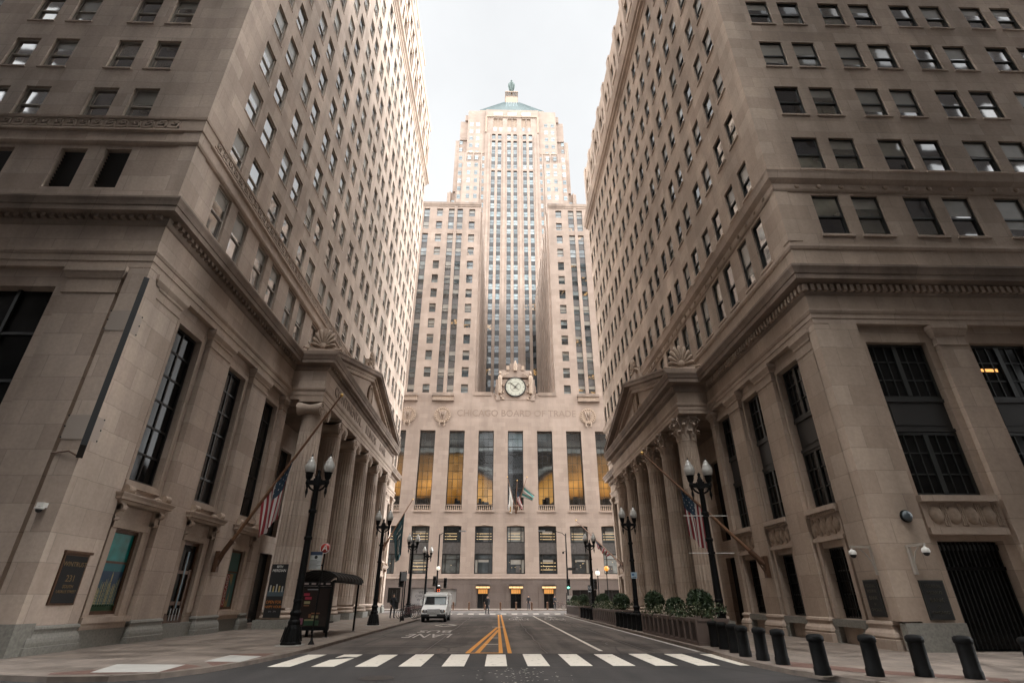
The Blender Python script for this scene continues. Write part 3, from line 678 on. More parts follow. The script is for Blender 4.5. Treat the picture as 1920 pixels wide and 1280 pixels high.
# --- attic storey
H0, FP_ = 22.55, 3.45
mb = MB()
attic = [(c+d-.62, c+d+.62, 16.35, 18.85) for c in bayL for d in (-.95, .95)]
FL.wall(mb, YL0, YL1, 15.6, 19.9, attic, M['lime'], .36)
qx = [(-16.4, -18.25), (-21.3, -23.15), (-26.2, -28.05), (-31.1, -32.95), (-36, -37.9), (-41, -42.9)]
qa = [(x-.55, x+.55, 16.55, 18.7) for p in qx for x in p]
FLQ.wall(mb, XLB, XL, 15.6, 19.9, qa, M['lime'], .36)
mb.face([(XLB,YL1,15.6),(XL,YL1,15.6),(XL,YL1,64.8),(XLB,YL1,64.8)], 'lime')
FL.box(mb, YL0, YL1, -.3, .1, 15.74, 15.95, 'trim'); FLQ.box(mb, XLB, XL, -.3, .1, 15.74, 15.95, 'trim')
mb.build('attic_wall', WB, O)
for h in attic: winL.add(FL, (h[0]+h[1])/2, h[2], -.24, 'att', mkL(1.24, 2.5))
for h in qa:
    mb = MB()
    FLQ.box(mb, h[0], h[1], -.4, -.34, h[2], h[3], 'blackm')
    for k in range(12): z = h[2]+.06+k*.175; mb.face([FLQ.P(h[0],-.3,z), FLQ.P(h[1],-.3,z), FLQ.P(h[1],-.2,z+.12), FLQ.P(h[0],-.2,z+.12)], 'metal_dark')
    mb.build('louvre', WB, O)
corner = [(XLB, YL0), (XL, YL0), (XL, YL1), (XLB, YL1)]
mb = MB()
mb.sweep(corner, [(0,18.9),(.1,18.93),(.16,19.02),(.16,19.1),(.03,19.14)], 'trim')
mb.sweep(corner, [(.0,19.72),(.12,19.76),(.12,19.86),(.07,19.88),(.07,20.42),(.12,20.44),(.14,20.56),(0,20.62)], 'trim')
def key(F, u, z, hh, o):
    w = .07; W = .5
    for a, b, c, d in ((0,W,0,w),(W-w,W,0,hh),(.12,W,hh-w,hh),(.12,.12+w,.16,hh),(.12,.36,.16,.16+w),(.29,.36,.16,.32)):
        F.box(mb, u+a, u+b, o, o+.035, z+c, z+d, 'trim')
for k in range(int((YL1-YL0-1.2)/.56)): key(FL, YL0+.95+k*.56, 19.94, .42, .07)
for k in range(36): key(FLQ, XL-1.5-k*.56, 19.94, .42, .07)
mb.build('key_pattern_band', WB, O)
# --- regular floors
mb = MB(); NR = 13
holes = [(c+d-.62, c+d+.62, H0+FP_*k-2.12, H0+FP_*k) for c in bayL for d in (-.95,.95) for k in range(NR)]
FL.wall(mb, YL0, YL1, 19.9, 64.9, holes, M['lime'], .36)
for h in holes:
    FL.box(mb, h[0]-.06, h[1]+.06, -.02, .03, h[2]-.08, h[2]-.005, 'trim'); winL.add(FL, (h[0]+h[1])/2, h[2], -.22, 'reg', mkL(1.24, 2.12))
hq = [(x-.58, x+.58, H0+FP_*k-2.05, H0+FP_*k) for p in qx for x in p for k in range(NR)]
FLQ.wall(mb, XLB, XL, 19.9, 64.9, hq, M['lime'], .36)
for h in hq:
    FLQ.box(mb, h[0]-.08, h[1]+.08, -.02, .05, h[2]-.09, h[2]-.005, 'trim')
    if h[2] < 46 or True: winL.add(FLQ, (h[0]+h[1])/2, h[2], -.24, 'regq', mkL(1.16, 2.05))
mb.build('tower_wall', WB, O)
mb = MB(); mb.sweep(corner, [(0,64.6),(.1,64.65),(.14,64.9),(.3,65.0),(.3,65.3),(.55,65.45),(.6,65.8),(-.6,66.1)], 'trim'); mb.build('upper_cornice', WB, O)
mb = MB()
up = [(c+d-.62, c+d+.62, 67.2, 72.3) for c in bayL for d in (-.95,.95)]+[(c+d-.62, c+d+.62, 74.0, 76.6) for c in bayL for d in (-.95,.95)]
FL.wall(mb, YL0, YL1, 65.8, 78.4, up, M['lime'], .55, o=-.1, back=M['glassL'])
FLQ.wall(mb, XLB, XL-.1, 65.8, 78.4, [(x-.58, x+.58, z0, z1) for p in qx for x in p for z0, z1 in ((67.2,72.3),(74,76.6))], M['lime'], .55, o=-.1, back=M['glassL'])
for c in bayL:
    FL.box(mb, c+1.75, c+2.7, -.1, .12, 66, 73, 'trim')
mb.sweep(corner, [(-.1,72.9),(.06,73),(.06,73.4),(-.1,73.5)], 'trim'); mb.sweep(corner, [(-.1,77.4),(.1,77.6),(.14,78.3),(.1,78.5),(-.8,78.5)], 'trim')
mb.face([(XL-.1,YL0,78.42),(XL-.1,YL1,78.42),(XLB,YL1,78.42),(XLB,YL0,78.42)], 'trim')
mb.face([(XLB,YL1-.1,64.8),(XL-.1,YL1-.1,64.8),(XL-.1,YL1-.1,78.4),(XLB,YL1-.1,78.4)], 'lime')
mb.face([(XLB,YL0,0),(XLB,YL1,0),(XLB,YL1,78.4),(XLB,YL0,78.4)], 'lime'); mb.face([(XLB,YL1-.02,0),(XL,YL1-.02,0),(XL,YL1-.02,15.7),(XLB,YL1-.02,15.7)], 'lime')
mb.build('crown_storeys', WB, O)
mb = MB(); mb.box(XL-9, XL-.5, 24, 58.4, 78.43, 84.4, 'lime')
for k in range(8): mb.box(XL-.52, XL-.4, 26+k*4, 27.2+k*4, 80, 83, 'glassL')
mb.sweep([(XL-9,24),(XL-.5,24),(XL-.5,58.4),(XL-9,58.4)], [(0,83.9),(.15,84),(.15,84.4),(-.3,84.45)], 'trim')
mb.build('penthouse', WB, O)
winL.finish()
# ================================================================== east building
EB = thing('office_building', 'brown limestone block on the right with a porch of six leafy-capital columns', 'building', (30, 38, 0))
FR = Fac(XR, 0, (0,1), (-1,0)); FRQ = Fac(0, YR0, (1,0), (0,-1))
O = rel(EB, 0, 0, 0); XRB = 46.0
bayR = [20.2+3.575*i for i in range(11)]
winR = WinSet(EB, 92)
def mkR(w, h): return lambda mb, T, b=0: sash(mb, w, h, M['frameR'], M['glassR'], T=T, fw=.08, blind=b)
ZR = 11.2
segs = [(YR0, 28.6, [20.2, 23.75, 27.15]), (47.1, YR1, [49.2, 52.7, 56.0])]
for a, b, bays in segs:
    holes = []
    for c in bays: holes += [(c-.88, c+.88, 4.7, 10.55), (c-.72, c+.72, .88, 3.24)]
    low = MB(); FR.wall(low, a, b, 0, ZR, holes, M['limeR'], .34, o=-.24); low.build('street_wall', EB, O)
for a, b in ((17.9, 19.0), (21.25, 22.7), (24.8, 26.1), (28.1, 28.6), (47.1, 47.75), (50.2, 51.7), (53.7, 55.0), (57.0, 57.5)):
    mb = MB(); FR.box(mb, a+.005, b-.005, -.238, -.005, .84, ZR-.003, 'limeR')
    pth = [FR.P(b,-.24,0)[:2], FR.P(b,0,0)[:2], FR.P(a,0,0)[:2], FR.P(a,-.24,0)[:2]]
    mb.sweep(pth, [(0,10.3),(.035,10.32),(.035,10.37),(0,10.39),(0,10.68),(.05,10.72),(.05,10.8),(.12,10.92),(.16,10.98),(.16,11.14),(0,11.15)], 'trim')
    mb.sweep(pth, [(0,.9),(.06,.87),(.08,.8),(.04,.74),(.04,.68),(.13,.56),(.16,.46),(.13,.4),(.17,.38),(.17,0)], 'trim')
    mb.build('pilaster', EB, O)
mb = MB()
for z0, z1 in ((.9, 11.15), (15.2, 18.0), (19.15, 47.9)):
    FR.box(mb, YR0-.04, YR0+.42, -.3, .04, z0, z1, 'limeR'); FRQ.box(mb, XR+.301, XR+.6, -.3, .04, z0, z1, 'limeR')
mb.build('corner_strip', EB, O)
for c in segs[0][2]+segs[1][2]:
    for z, h in ((4.7, 2.25), (8.35, 2.2)):
        mb = MB(); grid_window(mb, 1.76, h, 4, 3, M['frameR'], M['glassD'], fw=.1, mw=.04)
        for sg in (0,): mb.box(-.07, .07, .0, .11, .1, h-.1, M['frameR'])
        mb.build('hall_window', EB, rel(EB, *FR.P(c, -.56, z)), FR.rz)
    mb = MB()
    for sg in (-1,1):
        u0,u1 = sorted((c+sg*.885, c+sg*1.0)); FR.box(mb, u0, u1, -.237, -.17, 4.67, 10.75, 'trim')
    FR.box(mb, c-.885, c+.885, -.237, -.17, 10.56, 10.75, 'trim'); mb.build('window_architrave', EB, O)
    mb = MB(); FR.box(mb, c-.879, c+.879, -.62, -.5, 6.95, 8.35, 'metal_dark'); FR.box(mb, c-.7, c+.7, -.5, -.47, 7.2, 8.1, 'metal_dark')
    FR.box(mb, c-.878, c+.878, -.55, -.42, 6.96, 7.08, 'metal_dark'); FR.box(mb, c-.878, c+.878, -.55, -.42, 8.22, 8.34, 'metal_dark')
    mb.build('spandrel', EB, O)
    # carved panel under the tall window
    mb = MB(); FR.box(mb, c-.98, c+.98, -.25, .05, 4.48, 4.66, 'trim'); FR.box(mb, c-.98, c+.98, -.25, -.02, 4.38, 4.48, 'trim'); FR.box(mb, c-.95, c+.95, -.25, -.14, 3.6, 4.38, 'trim'); FR.box(mb, c-.98, c+.98, -.25, -.04, 3.46, 3.6, 'trim')
    for k in range(14): u = c-.91+k*.14; p = FR.P(u, -.02, 4.43); mb.ball(p, .055, 'carve', 6, 4)
    for k in range(4):
        u = c-.66+k*.44; p = FR.P(u, -.14, 3.98); mb.ball(p, .2, 'carve', 10, 6, (.35,1,1.35))
        for g in (-.06, 0, .06): FR.box(mb, u+.22+g-.02, u+.22+g+.02, -.145, -.1, 3.66, 4.3, 'carve')
    FR.box(mb, c-.93, c+.93, -.24, -.02, .62, .86, 'granite')
    for sg in (-1, 1):
        u0, u1 = sorted((c+sg*.73, c+sg*.93)); FR.box(mb, u0, u1, -.237, -.1, .88, 3.46, 'trim')
        u0, u1 = sorted((c+sg*.70, c+sg*.98)); FR.box(mb, u0, u1, -.236, .0, .1, .5, 'granite'); FR.box(mb, u0, u1, -.236, -.05, .5, .78, 'granite')
    mb.build('carved_panel', EB, O)
    mb = MB(); grid_window(mb, 1.44, 2.36, 2, 3, M['frameR'], M['glassD'], fw=.08)
    for k in range(9): x = -.62+k*.155; mb.box(x-.013, x+.013, .13, .156, .04, 2.3, M['black'])
    for z in (.3, 1.2, 2.0): mb.box(-.66, .66, .12, .165, z, z+.04, M['black'])
    mb.build('barred_window', EB, rel(EB, *FR.P(c, -.55, .88)), FR.rz)
# cross street
mb = MB()
qwin = [(14.29, 16.67), (18.42, 20.8), (22.55, 24.95), (26.7, 29.1)]
hq = [(a, b, 4.68, 10.5) for a, b in qwin]+[(14.37, 16.6, .1, 3.22)]+[(a+.3, b-.3, .9, 3.2) for a, b in qwin[1:]]
FRQ.wall(mb, XR, XRB, 0, ZR, hq, M['limeR'], .36, o=-.2, back=M['glassD'])
for a, b in ((16.97, 18.12), (21.1, 22.25), (25.25, 26.4)):
    FRQ.box(mb, a+.005, b-.005, -.198, -.005, .84, ZR-.003, 'limeR')
    pth = [FRQ.P(a,-.2,0)[:2], FRQ.P(a,0,0)[:2], FRQ.P(b,0,0)[:2], FRQ.P(b,-.2,0)[:2]]
    mb.sweep(pth, [(0,10.3),(.035,10.32),(.035,10.37),(0,10.39),(0,10.68),(.05,10.72),(.12,10.92),(.16,10.98),(.16,11.14),(0,11.15)], 'trim')
    mb.sweep(pth, [(0,.9),(.06,.87),(.04,.7),(.13,.56),(.16,.46),(.17,.38),(.17,0)], 'trim')
FRQ.box(mb, XR+.6, 14.0, -.198, 0, .86, ZR-.003, 'limeR'); FRQ.box(mb, XR+.02, 14.2, -.2, .07, 0, .86, 'granite')
FRQ.box(mb, 16.65, 16.97, -.198, .05, 0, .86, 'granite')
mb.build('side_wall', EB, O)
for a, b in qwin:
    c = (a+b)/2; w = b-a
    for z, h in ((4.68, 2.26), (8.24, 2.26)):
        mb = MB(); grid_window(mb, w, h, 6, 3, M['frameR'], M['glassD'], fw=.1, mw=.04); mb.box(-.09, .09, 0, .12, .1, h-.1, M['frameR'])
        if z > 8 and a == qwin[1][0]: mb.box(.25, .95, .05, .06, 1.15, 1.27, plain('lit_ceiling_lamp', (.9,.5,.2), .5, emit=(1,.45,.12), estr=.5))
        mb.build('hall_window', EB, rel(EB, *FRQ.P(c, -.52, z)), FRQ.rz)
    mb = MB(); FRQ.box(mb, a+.001, b-.001, -.55, -.45, 6.94, 8.24, 'metal_dark'); FRQ.box(mb, a+.25, b-.25, -.45, -.42, 7.2, 8.0, 'metal_dark'); FRQ.box(mb, a, b, -.5, -.38, 6.96, 7.08, 'metal_dark'); FRQ.box(mb, a, b, -.5, -.38, 8.1, 8.22, 'metal_dark'); mb.build('spandrel', EB, O)
    mb = MB(); FRQ.box(mb, a-.12, b+.12, -.2, .05, 4.44, 4.64, 'trim'); FRQ.box(mb, a-.12, b+.12, -.2, -.1, 3.62, 4.44, 'trim'); FRQ.box(mb, a-.12, b+.12, -.2, -.01, 3.4, 3.62, 'trim')
    for k in range(4):
        u = a+.3+k*w*.25; mb.ball(FRQ.P(u, -.1, 4.02), .25, 'carve', 10, 6, (1,.3,1.2))
        for g in (-.07, 0, .07): FRQ.box(mb, u+w*.125+g-.025, u+w*.125+g+.025, -.102, -.06, 3.68, 4.38, 'carve')
    mb.build('carved_panel', EB, O)
mb = MB()   # iron gates in the side doorway
FRQ.box(mb, 14.372, 16.598, -.54, -.46, 2.35, 2.45, 'black'); 
for k in range(15): x = 14.45+k*.15; FRQ.box(mb, x-.014, x+.014, -.5, -.47, .1, 3.2, 'frameR')
for k in range(15): x = 14.45+k*.15; FRQ.box(mb, x-.04, x+.04, -.48, -.45, 2.95, 3.12, 'frameR')
mb.build('iron_gate', EB, O)
# entablature
PFR = 10.5
pathR = [(XRB, YR1), (XR, YR1), (XR, 47.2), (PFR, 47.2), (PFR, 28.45), (XR, 28.45), (XR, YR0), (XRB, YR0)]
mb = MB(); mb.sweep(pathR, [(-.6,11.2),(0,11.2),(0,11.42),(.03,11.425),(.03,11.6),(.07,11.64),(.11,11.74),(.11,11.8),(-.02,11.83)], 'trim'); mb.build('architrave', EB, O)
mb = MB(); mb.sweep(pathR, [(-.02,11.83),(-.02,12.55)], 'limeR'); mb.build('frieze', EB, O)
mb = MB(); mb.sweep(pathR, [(-.02,12.5),(.04,12.54),(.08,12.6),(.08,12.92),(.14,12.96),(.50,12.98),(.50,13.2),(.54,13.22),(.58,13.36),(.64,13.5),(.64,13.6),(-.5,13.72)], 'soot')
def dent(F, a, b):
    n = int((b-a)/.27)
    for k in range(n): F.box(mb, a+k*.27, a+k*.27+.15, .07, .22, 12.62, 12.9, 'trim')
dent(FR, YR0-.1, 28.0); dent(FR, 47.9, YR1); dent(FRQ, XR-.1, 30); dent(Fac(PFR, 0, (0,1), (-1,0)), 28.6, 47.1)
mb.build('cornice', EB, O)
portico(EB, -1, PFR, XR, 11.06, [29.4+3.37*i for i in range(6)], SW, 9.7, 11.2, 11.8, 12.55, 13.62, 13.64, 16.5, 28.45, 47.2, False, .62, .53, 'limeR')
palmette(EB, 11.2, 28.75, 13.6, 1.35, 1.3, -.2); palmette(EB, 10.9, 37.8, 16.9, 1.3, 1.2, -PI/2)
mb = MB(); FP = Fac(XR+2.3, 0, (0,1), (-1,0))
FP.wall(mb, 28.2, 47.6, 0, 11.5, [(30.3+3.37*i, 30.3+3.37*i+1.6, z0, z1) for i in range(5) for z0, z1 in ((.12, 3.8), (4.8, 9.8))], M['limeR'], .3, back=M['glassD'])
for y in (28.6, 47.1): mb.face([(XR+.24,y,0),(XR+2.3,y,0),(XR+2.3,y,11.5),(XR+.24,y,11.5)], 'limeR')
mb.build('porch_wall', EB, O)
# attic
mb = MB()
att = [(c+d-.475, c+d+.475, 15.25, 17.8) for c in bayR for d in (-.82,.82)]
FR.wall(mb, YR0, YR1, 13.6, 18.2, att, M['limeR'], .34)
qpx = []
for i in range(8): qpx += [14.55+4.2*i, 16.35+4.2*i]
aq = [(x-.625, x+.625, 15.6, 17.8) for x in qpx]
FRQ.wall(mb, XR, XRB+2, 13.6, 18.2, aq, M['limeR'], .34)
corner = [(XRB, YR1), (XR, YR1), (XR, YR0), (XRB, YR0)]
mb.sweep(corner, [(0,14.75),(.05,14.78),(.09,14.9),(.09,15.02),(.02,15.06)], 'trim')
for h in att: FR.box(mb, h[0]-.08, h[1]+.08, -.02, .07, 15.13, 15.245, 'trim')
for h in aq: FRQ.box(mb, h[0]-.1, h[1]+.1, -.02, .07, 15.48, 15.595, 'trim')
mb.build('attic_wall', EB, O)
for h in att: winR.add(FR, (h[0]+h[1])/2, h[2], -.21, 'att', mkR(.95, 2.55))
for h in aq: winR.add(FRQ, (h[0]+h[1])/2, h[2], -.21, 'attq', mkR(1.25, 2.2))
mb = MB(); mb.sweep(corner, [(0,17.95),(.06,17.98),(.1,18.08),(.02,18.1),(.02,18.42),(.1,18.5),(.2,18.62),(.24,18.9),(.28,19.04),(-.05,19.14)], 'trim')
for k in range(42): p = FR.P(YR0+.9+k*.93, .03, 18.27); mb.ball(p, .12, 'carve', 8, 5, (.5,1,1))
for k in range(24): p = FRQ.P(XR+1.1+k*1.02, .03, 18.27); mb.ball(p, .13, 'carve', 8, 5, (1,.5,1))
mb.build('belt_course', EB, O)
# regular floors
R0, RP, NR = 21.45, 3.65, 8
mb = MB()
holes = [(c+d-.475, c+d+.475, R0+RP*k-1.86, R0+RP*k) for c in bayR for d in (-.82,.82) for k in range(NR)]
FR.wall(mb, YR0, YR1, 18.2, 48.2, holes, M['limeR'], .34)
for h in holes: FR.box(mb, h[0]-.06, h[1]+.06, -.02, .06, h[2]-.1, h[2]-.005, 'trim'); winR.add(FR, (h[0]+h[1])/2, h[2], -.21, 'reg', mkR(.95, 1.86))
hq = [(x-.625, x+.625, R0+RP*k-2.05, R0+RP*k) for x in qpx for k in range(NR)]
FRQ.wall(mb, XR, XRB+2, 18.2, 48.2, hq, M['limeR'], .34)
for h in hq: FRQ.box(mb, h[0]-.08, h[1]+.08, -.02, .06, h[2]-.1, h[2]-.005, 'trim'); winR.add(FRQ, (h[0]+h[1])/2, h[2], -.21, 'regq', mkR(1.25, 2.05))
mb.face([(XRB,YR1-.02,0),(XR,YR1-.02,0),(XR,YR1-.02,48.2),(XRB,YR1-.02,48.2)], 'limeR')
mb.build('tower_wall', EB, O)
mb = MB(); mb.sweep(corner, [(0,48.0),(.08,48.05),(.12,48.3),(.35,48.4),(.35,48.7),(.5,48.8),(.6,49.3),(.66,49.7),(-.7,49.95)], 'trim'); mb.build('upper_cornice', EB, O)
mb = MB()
up = [(c+d-.475, c+d+.475, z0, z1) for c in bayR for d in (-.82,.82) for z0, z1 in ((51.0,53.5),(54.9,57.0))]
FR.wall(mb, YR0, YR1, 49.6, 59.2, up, M['limeR'], .34, o=-.25)
for h in up: winR.add(FR, (h[0]+h[1])/2, h[2], -.57, 'up%.1f' % (h[3]-h[2]), mkR(.95, h[3]-h[2]))
FRQ.wall(mb, XR+.25, XRB, 49.6, 59.2, [], M['limeR'], .34, o=-.25)
for i, c in enumerate(bayR):
    FR.box(mb, c+1.35, c+2.2, -.25, -.1, 49.7, 59.5, 'trim'); FR.box(mb, c+1.2, c+2.35, -.6, -.15, 59.2, 59.6, 'trim')
    FR.box(mb, c-1.0, c+1.0, -.25, -.16, 53.9, 54.6, 'trim')
mb.face([(XR+.25,YR0,59.2),(XR+.25,YR1,59.2),(XRB,YR1,59.2),(XRB,YR0,59.2)], 'trim'); mb.face([(XRB,YR1-.25,48),(XR+.25,YR1-.25,48),(XR+.25,YR1-.25,59.2),(XRB,YR1-.25,59.2)], 'limeR')
mb.face([(XRB,YR0,0),(XRB,YR1,0),(XRB,YR1,59.2),(XRB,YR0,59.2)], 'limeR')
mb.build('crown_storeys', EB, O)
winR.finish()
# ================================================================== end building with the tall tower
TB = thing('skyscraper', 'pale stepped tower closing the street, with a round clock and green pyramid roof', 'skyscraper', (XC, 110, 0))
FC = Fac(0, YC, (1,0), (0,-1)); O = rel(TB, 0, 0, 0)
WX0, WX1 = -23.7, 29.2
winC = WinSet(TB, 60)
cols = [XC+5.02*k for k in range(-5, 6)]
mb = MB(); holes = []
for c in cols: holes += [(c-1.31, c+1.31, 14.05, 27.3), (c-1.42, c+1.42, 4.8, 11.72)]
FC.wall(mb, WX0, WX1, 4.1, 34.2, holes, M['cbot'], .5)
mb.sweep([(WX0,YC),(WX1,YC)], [(0,4.08),(.12,4.1),(.12,4.3),(.04,4.34),(.04,4.7),(0,4.72)], 'cbot'); 
mb.face([(WX0,YC,4),(WX0,YC+60,4),(WX0,YC+60,34.2),(WX0,YC,34.2)], 'cbot'); mb.face([(WX1,YC,0),(WX1,YC+60,0),(WX1,YC+60,34.2),(WX1,YC,34.2)], 'cbot')
mb.face([(WX0,YC,34.15),(WX1,YC,34.15),(WX1,YC+60,34.15),(WX0,YC+60,34.15)], 'soot')
mb.build('base_wall', TB, O)
# granite ground storey with three doorways and shop windows
mb = MB(); gh = [(XC+5.0*k-.8, XC+5.0*k+.8, .1, 2.75) for k in (-1,0,1)]+[(-8.75, -6.2, .55, 2.72), (-13.0, -9.6, .5, 2.9), (-16.5,-14.6,.9,2.9), (11.3, 15.0, .4, 2.6), (16.2,19.8,.4,2.6)]
FC.wall(mb, WX0, WX1, 0, 4.1, gh, M['brown_granite'], .5, o=.05, back=M['blackm'])
for k in (-1,0,1):
    c = XC+5*k
    for sg in (-1,1): u0,u1 = sorted((c+sg*1.0, c+sg*1.55)); FC.box(mb, u0, u1, .04, .12, 0, 3.35, 'brown_granite')
    FC.box(mb, c-1.55, c+1.55, .04, .13, 3.35, 3.6, 'brown_granite')
mb.build('granite_ground_storey', TB, O)
lit = plain('lit_transom', (.8,.45,.15), .5, emit=(1,.42,.10), estr=.17); lit2 = plain('lit_canopy_strip', (.9,.6,.3), .5, emit=(1,.55,.22), estr=.26)
for k in (-1,0,1):
    c = XC+5*k; mb = MB()
    FC.box(mb, c-.8, c+.8, -.44, -.4, .1, 2.0, 'glassD'); FC.box(mb, c-.03, c+.03, -.41, -.34, .1, 2.0, 'frameK'); FC.box(mb, c-.8, c+.8, -.42, -.3, 2.0, 2.08, 'frameK')
    for sg in (-1,1): u0,u1 = sorted((c+sg*.74, c+sg*.8)); FC.box(mb, u0, u1, -.42, -.33, .1, 2.0, 'frameK')
    FC.box(mb, c-.7, c+.7, -.40, -.36, 2.1, 2.7, lit)
    for q in range(1,5): x = c-.7+q*.28; FC.box(mb, x-.015, x+.015, -.36, -.345, 2.1, 2.7, 'frameK')
    FC.box(mb, c-1.1, c+1.1, .14, .5, 3.08, 3.2, 'frameK')
    for q in range(4): FC.box(mb, c-1.04+q*.53, c-.56+q*.53, .16, .46, 2.84, 3.07, lit2)
    mb.build('entrance', TB, O)
mb = MB(); FC.box(mb, -8.7, -6.25, -.3, -.2, .6, 2.68, plain('pale_blind', (.22,.215,.205), .6)); mb.build('shop_window', TB, O)
mb = MB(); FC.box(mb, -12.95, -9.65, -.3, -.2, .55, 2.85, plain('grey_hoarding', (.20,.19,.185), .6)); mb.build('shop_window', TB, O)
for i, t in enumerate(("WE'RE", 'CHICAGO', 'WORKS')): text_mesh('hoarding_lettering', t, .5, 'blackm', .005, parent=TB, loc=rel(TB, -11.2, YC+.19, 2.25-.48*i), rot=(PI/2,0,0))
for a, b in ((-16.5,-14.6),(11.3,15.0),(16.2,19.8)):
    mb = MB(); FC.box(mb, a+.01, b-.01, -.4, -.32, .5, 2.88 if a < 0 else 2.58, 'glassD')
    for q in range(1,3): x = a+(b-a)*q/3; FC.box(mb, x-.04, x+.04, -.34, -.28, .5, 2.58, 'frameK')
    mb.build('shop_window', TB, O)
# tall trading-hall windows
def interior(n, l, b, kind):
    """what is lit inside the hall: amber vault wash, dark furniture below, cool strip lights above"""
    tc = n.new('ShaderNodeTexCoord'); s = n.new('ShaderNodeSeparateXYZ'); l.new(tc.outputs['Object'], s.inputs[0])
    nz = n.new('ShaderNodeTexNoise'); nz.inputs['Scale'].default_value = .8; l.new(tc.outputs['Object'], nz.inputs['Vector'])
    sk = {0:0, 1:.5, 2:-.7, 3:.8, 4:0}[kind]
    f = n.new('ShaderNodeMapRange'); f.inputs[1].default_value = 4.5; f.inputs[2].default_value = 7.5; f.inputs[3].default_value = sk; f.inputs[4].default_value = 0; l.new(s.outputs[2], f.inputs[0])
    a = n.new('ShaderNodeMath'); a.operation = 'MULTIPLY_ADD'; l.new(s.outputs[0], a.inputs[0]); l.new(f.outputs[0], a.inputs[1]); l.new(s.outputs[2], a.inputs[2])
    a2 = n.new('ShaderNodeMath'); a2.operation = 'MULTIPLY_ADD'; l.new(nz.outputs['Fac'], a2.inputs[0]); a2.inputs[1].default_value = .7; l.new(a.outputs[0], a2.inputs[2])
    mr = n.new('ShaderNodeMapRange'); mr.inputs[1].default_value = 0; mr.inputs[2].default_value = 13.2; l.new(a2.outputs[0], mr.inputs[0])
    rp = n.new('ShaderNodeValToRGB'); e = rp.color_ramp.elements; e[0].position = 0; e[0].color = (.01,.006,.004,1); e[1].position = 1; e[1].color = (.03,.035,.035,1)
    amber = [(.12,(.012,.007,.004)),(.16,(.35,.14,.02)),(.30,(.80,.37,.085)),(.40,(.44,.21,.06)),(.55,(.28,.14,.05)),(.66,(.16,.085,.035)),(.70,(.03,.022,.018)),(.715,(.20,.21,.20)),(.76,(.16,.165,.16)),(.77,(.02,.02,.02)),(.8,(.10,.10,.095)),(.9,(.05,.05,.05))]
    if kind in (1,): amber = [(.16,(.4,.16,.02)),(.34,(.58,.28,.075)),(.50,(.38,.19,.06)),(.68,(.24,.12,.03)),(.70,(.02,.018,.016)),(.715,(.25,.26,.25)),(.76,(.18,.19,.18)),(.78,(.02,.02,.02)),(.86,(.14,.14,.135))]
    if kind in (2, 3): amber = [(.03,(.80,.42,.12)),(.22,(.68,.34,.09)),(.36,(.35,.16,.03)),(.41,(.06,.04,.03)),(.44,(.02,.017,.015)),(.5,(.22,.23,.22)),(.53,(.02,.02,.02)),(.72,(.016,.016,.017)),(.75,(.3,.31,.3)),(.78,(.10,.10,.10)),(.9,(.16,.165,.165))]
    if kind == 4: amber = [(.15,(.006,.006,.007)),(.42,(.012,.012,.014)),(.46,(.16,.17,.18)),(.5,(.05,.055,.06)),(.72,(.012,.013,.015)),(.76,(.3,.33,.34)),(.9,(.2,.24,.25))]
    for p, c in amber:
        x = e.new(p); x.color = rgba(c)
    l.new(mr.outputs[0], rp.inputs[0]); b.inputs['Base Color'].default_value = (.02,.015,.01,1); b.inputs['Roughness'].default_value = .9
    sn = n.new('ShaderNodeVectorMath'); sn.operation = 'SNAP'; sn.inputs[1].default_value = (.873, 9, 1.367); of = n.new('ShaderNodeVectorMath'); of.operation = 'ADD'; of.inputs[1].default_value = (1.31, 0, 0); l.new(tc.outputs['Object'], of.inputs[0]); l.new(of.outputs[0], sn.inputs[0])
    wn = n.new('ShaderNodeTexWhiteNoise'); oi = n.new('ShaderNodeObjectInfo'); av = n.new('ShaderNodeVectorMath'); av.operation = 'ADD'; l.new(sn.outputs[0], av.inputs[0]); l.new(oi.outputs['Location'], av.inputs[1]); l.new(av.outputs[0], wn.inputs['Vector'])
    pr_ = n.new('ShaderNodeMapRange'); pr_.inputs[3].default_value = .62; pr_.inputs[4].default_value = 1.1; l.new(wn.outputs['Value'], pr_.inputs[0]); mm = n.new('ShaderNodeMix'); mm.data_type = 'RGBA'; mm.blend_type = 'MULTIPLY'; mm.inputs[0].default_value = 1; l.new(rp.outputs[0], mm.inputs[6]); l.new(pr_.outputs[0], mm.inputs[7])
    l.new(mm.outputs[2], b.inputs['Emission Color']); b.inputs['Emission Strength'].default_value = .34
for k in range(5): M['int%d' % k] = pos_mat('hall_interior_light', lambda n, l, b, k=k: interior(n, l, b, k))
def clear(n, l, b):
    o = [x for x in n if x.type == 'OUTPUT_MATERIAL'][0]; t = n.new('ShaderNodeBsdfTransparent'); t.inputs[0].default_value = (.85,.87,.86,1); g = n.new('ShaderNodeBsdfGlossy'); g.inputs['Roughness'].default_value = .03
    f = n.new('ShaderNodeFresnel'); f.inputs[0].default_value = 1.6; m = n.new('ShaderNodeMixShader'); l.new(f.outputs[0], m.inputs[0]); l.new(t.outputs[0], m.inputs[1]); l.new(g.outputs[0], m.inputs[2]); l.new(m.outputs[0], o.inputs[0])
M['clear'] = pos_mat('clear_hall_glass', clear)
kinds = {-5:0,-4:0,-3:0,-2:1,-1:2,0:4,1:3,2:0,3:0,4:0,5:0}
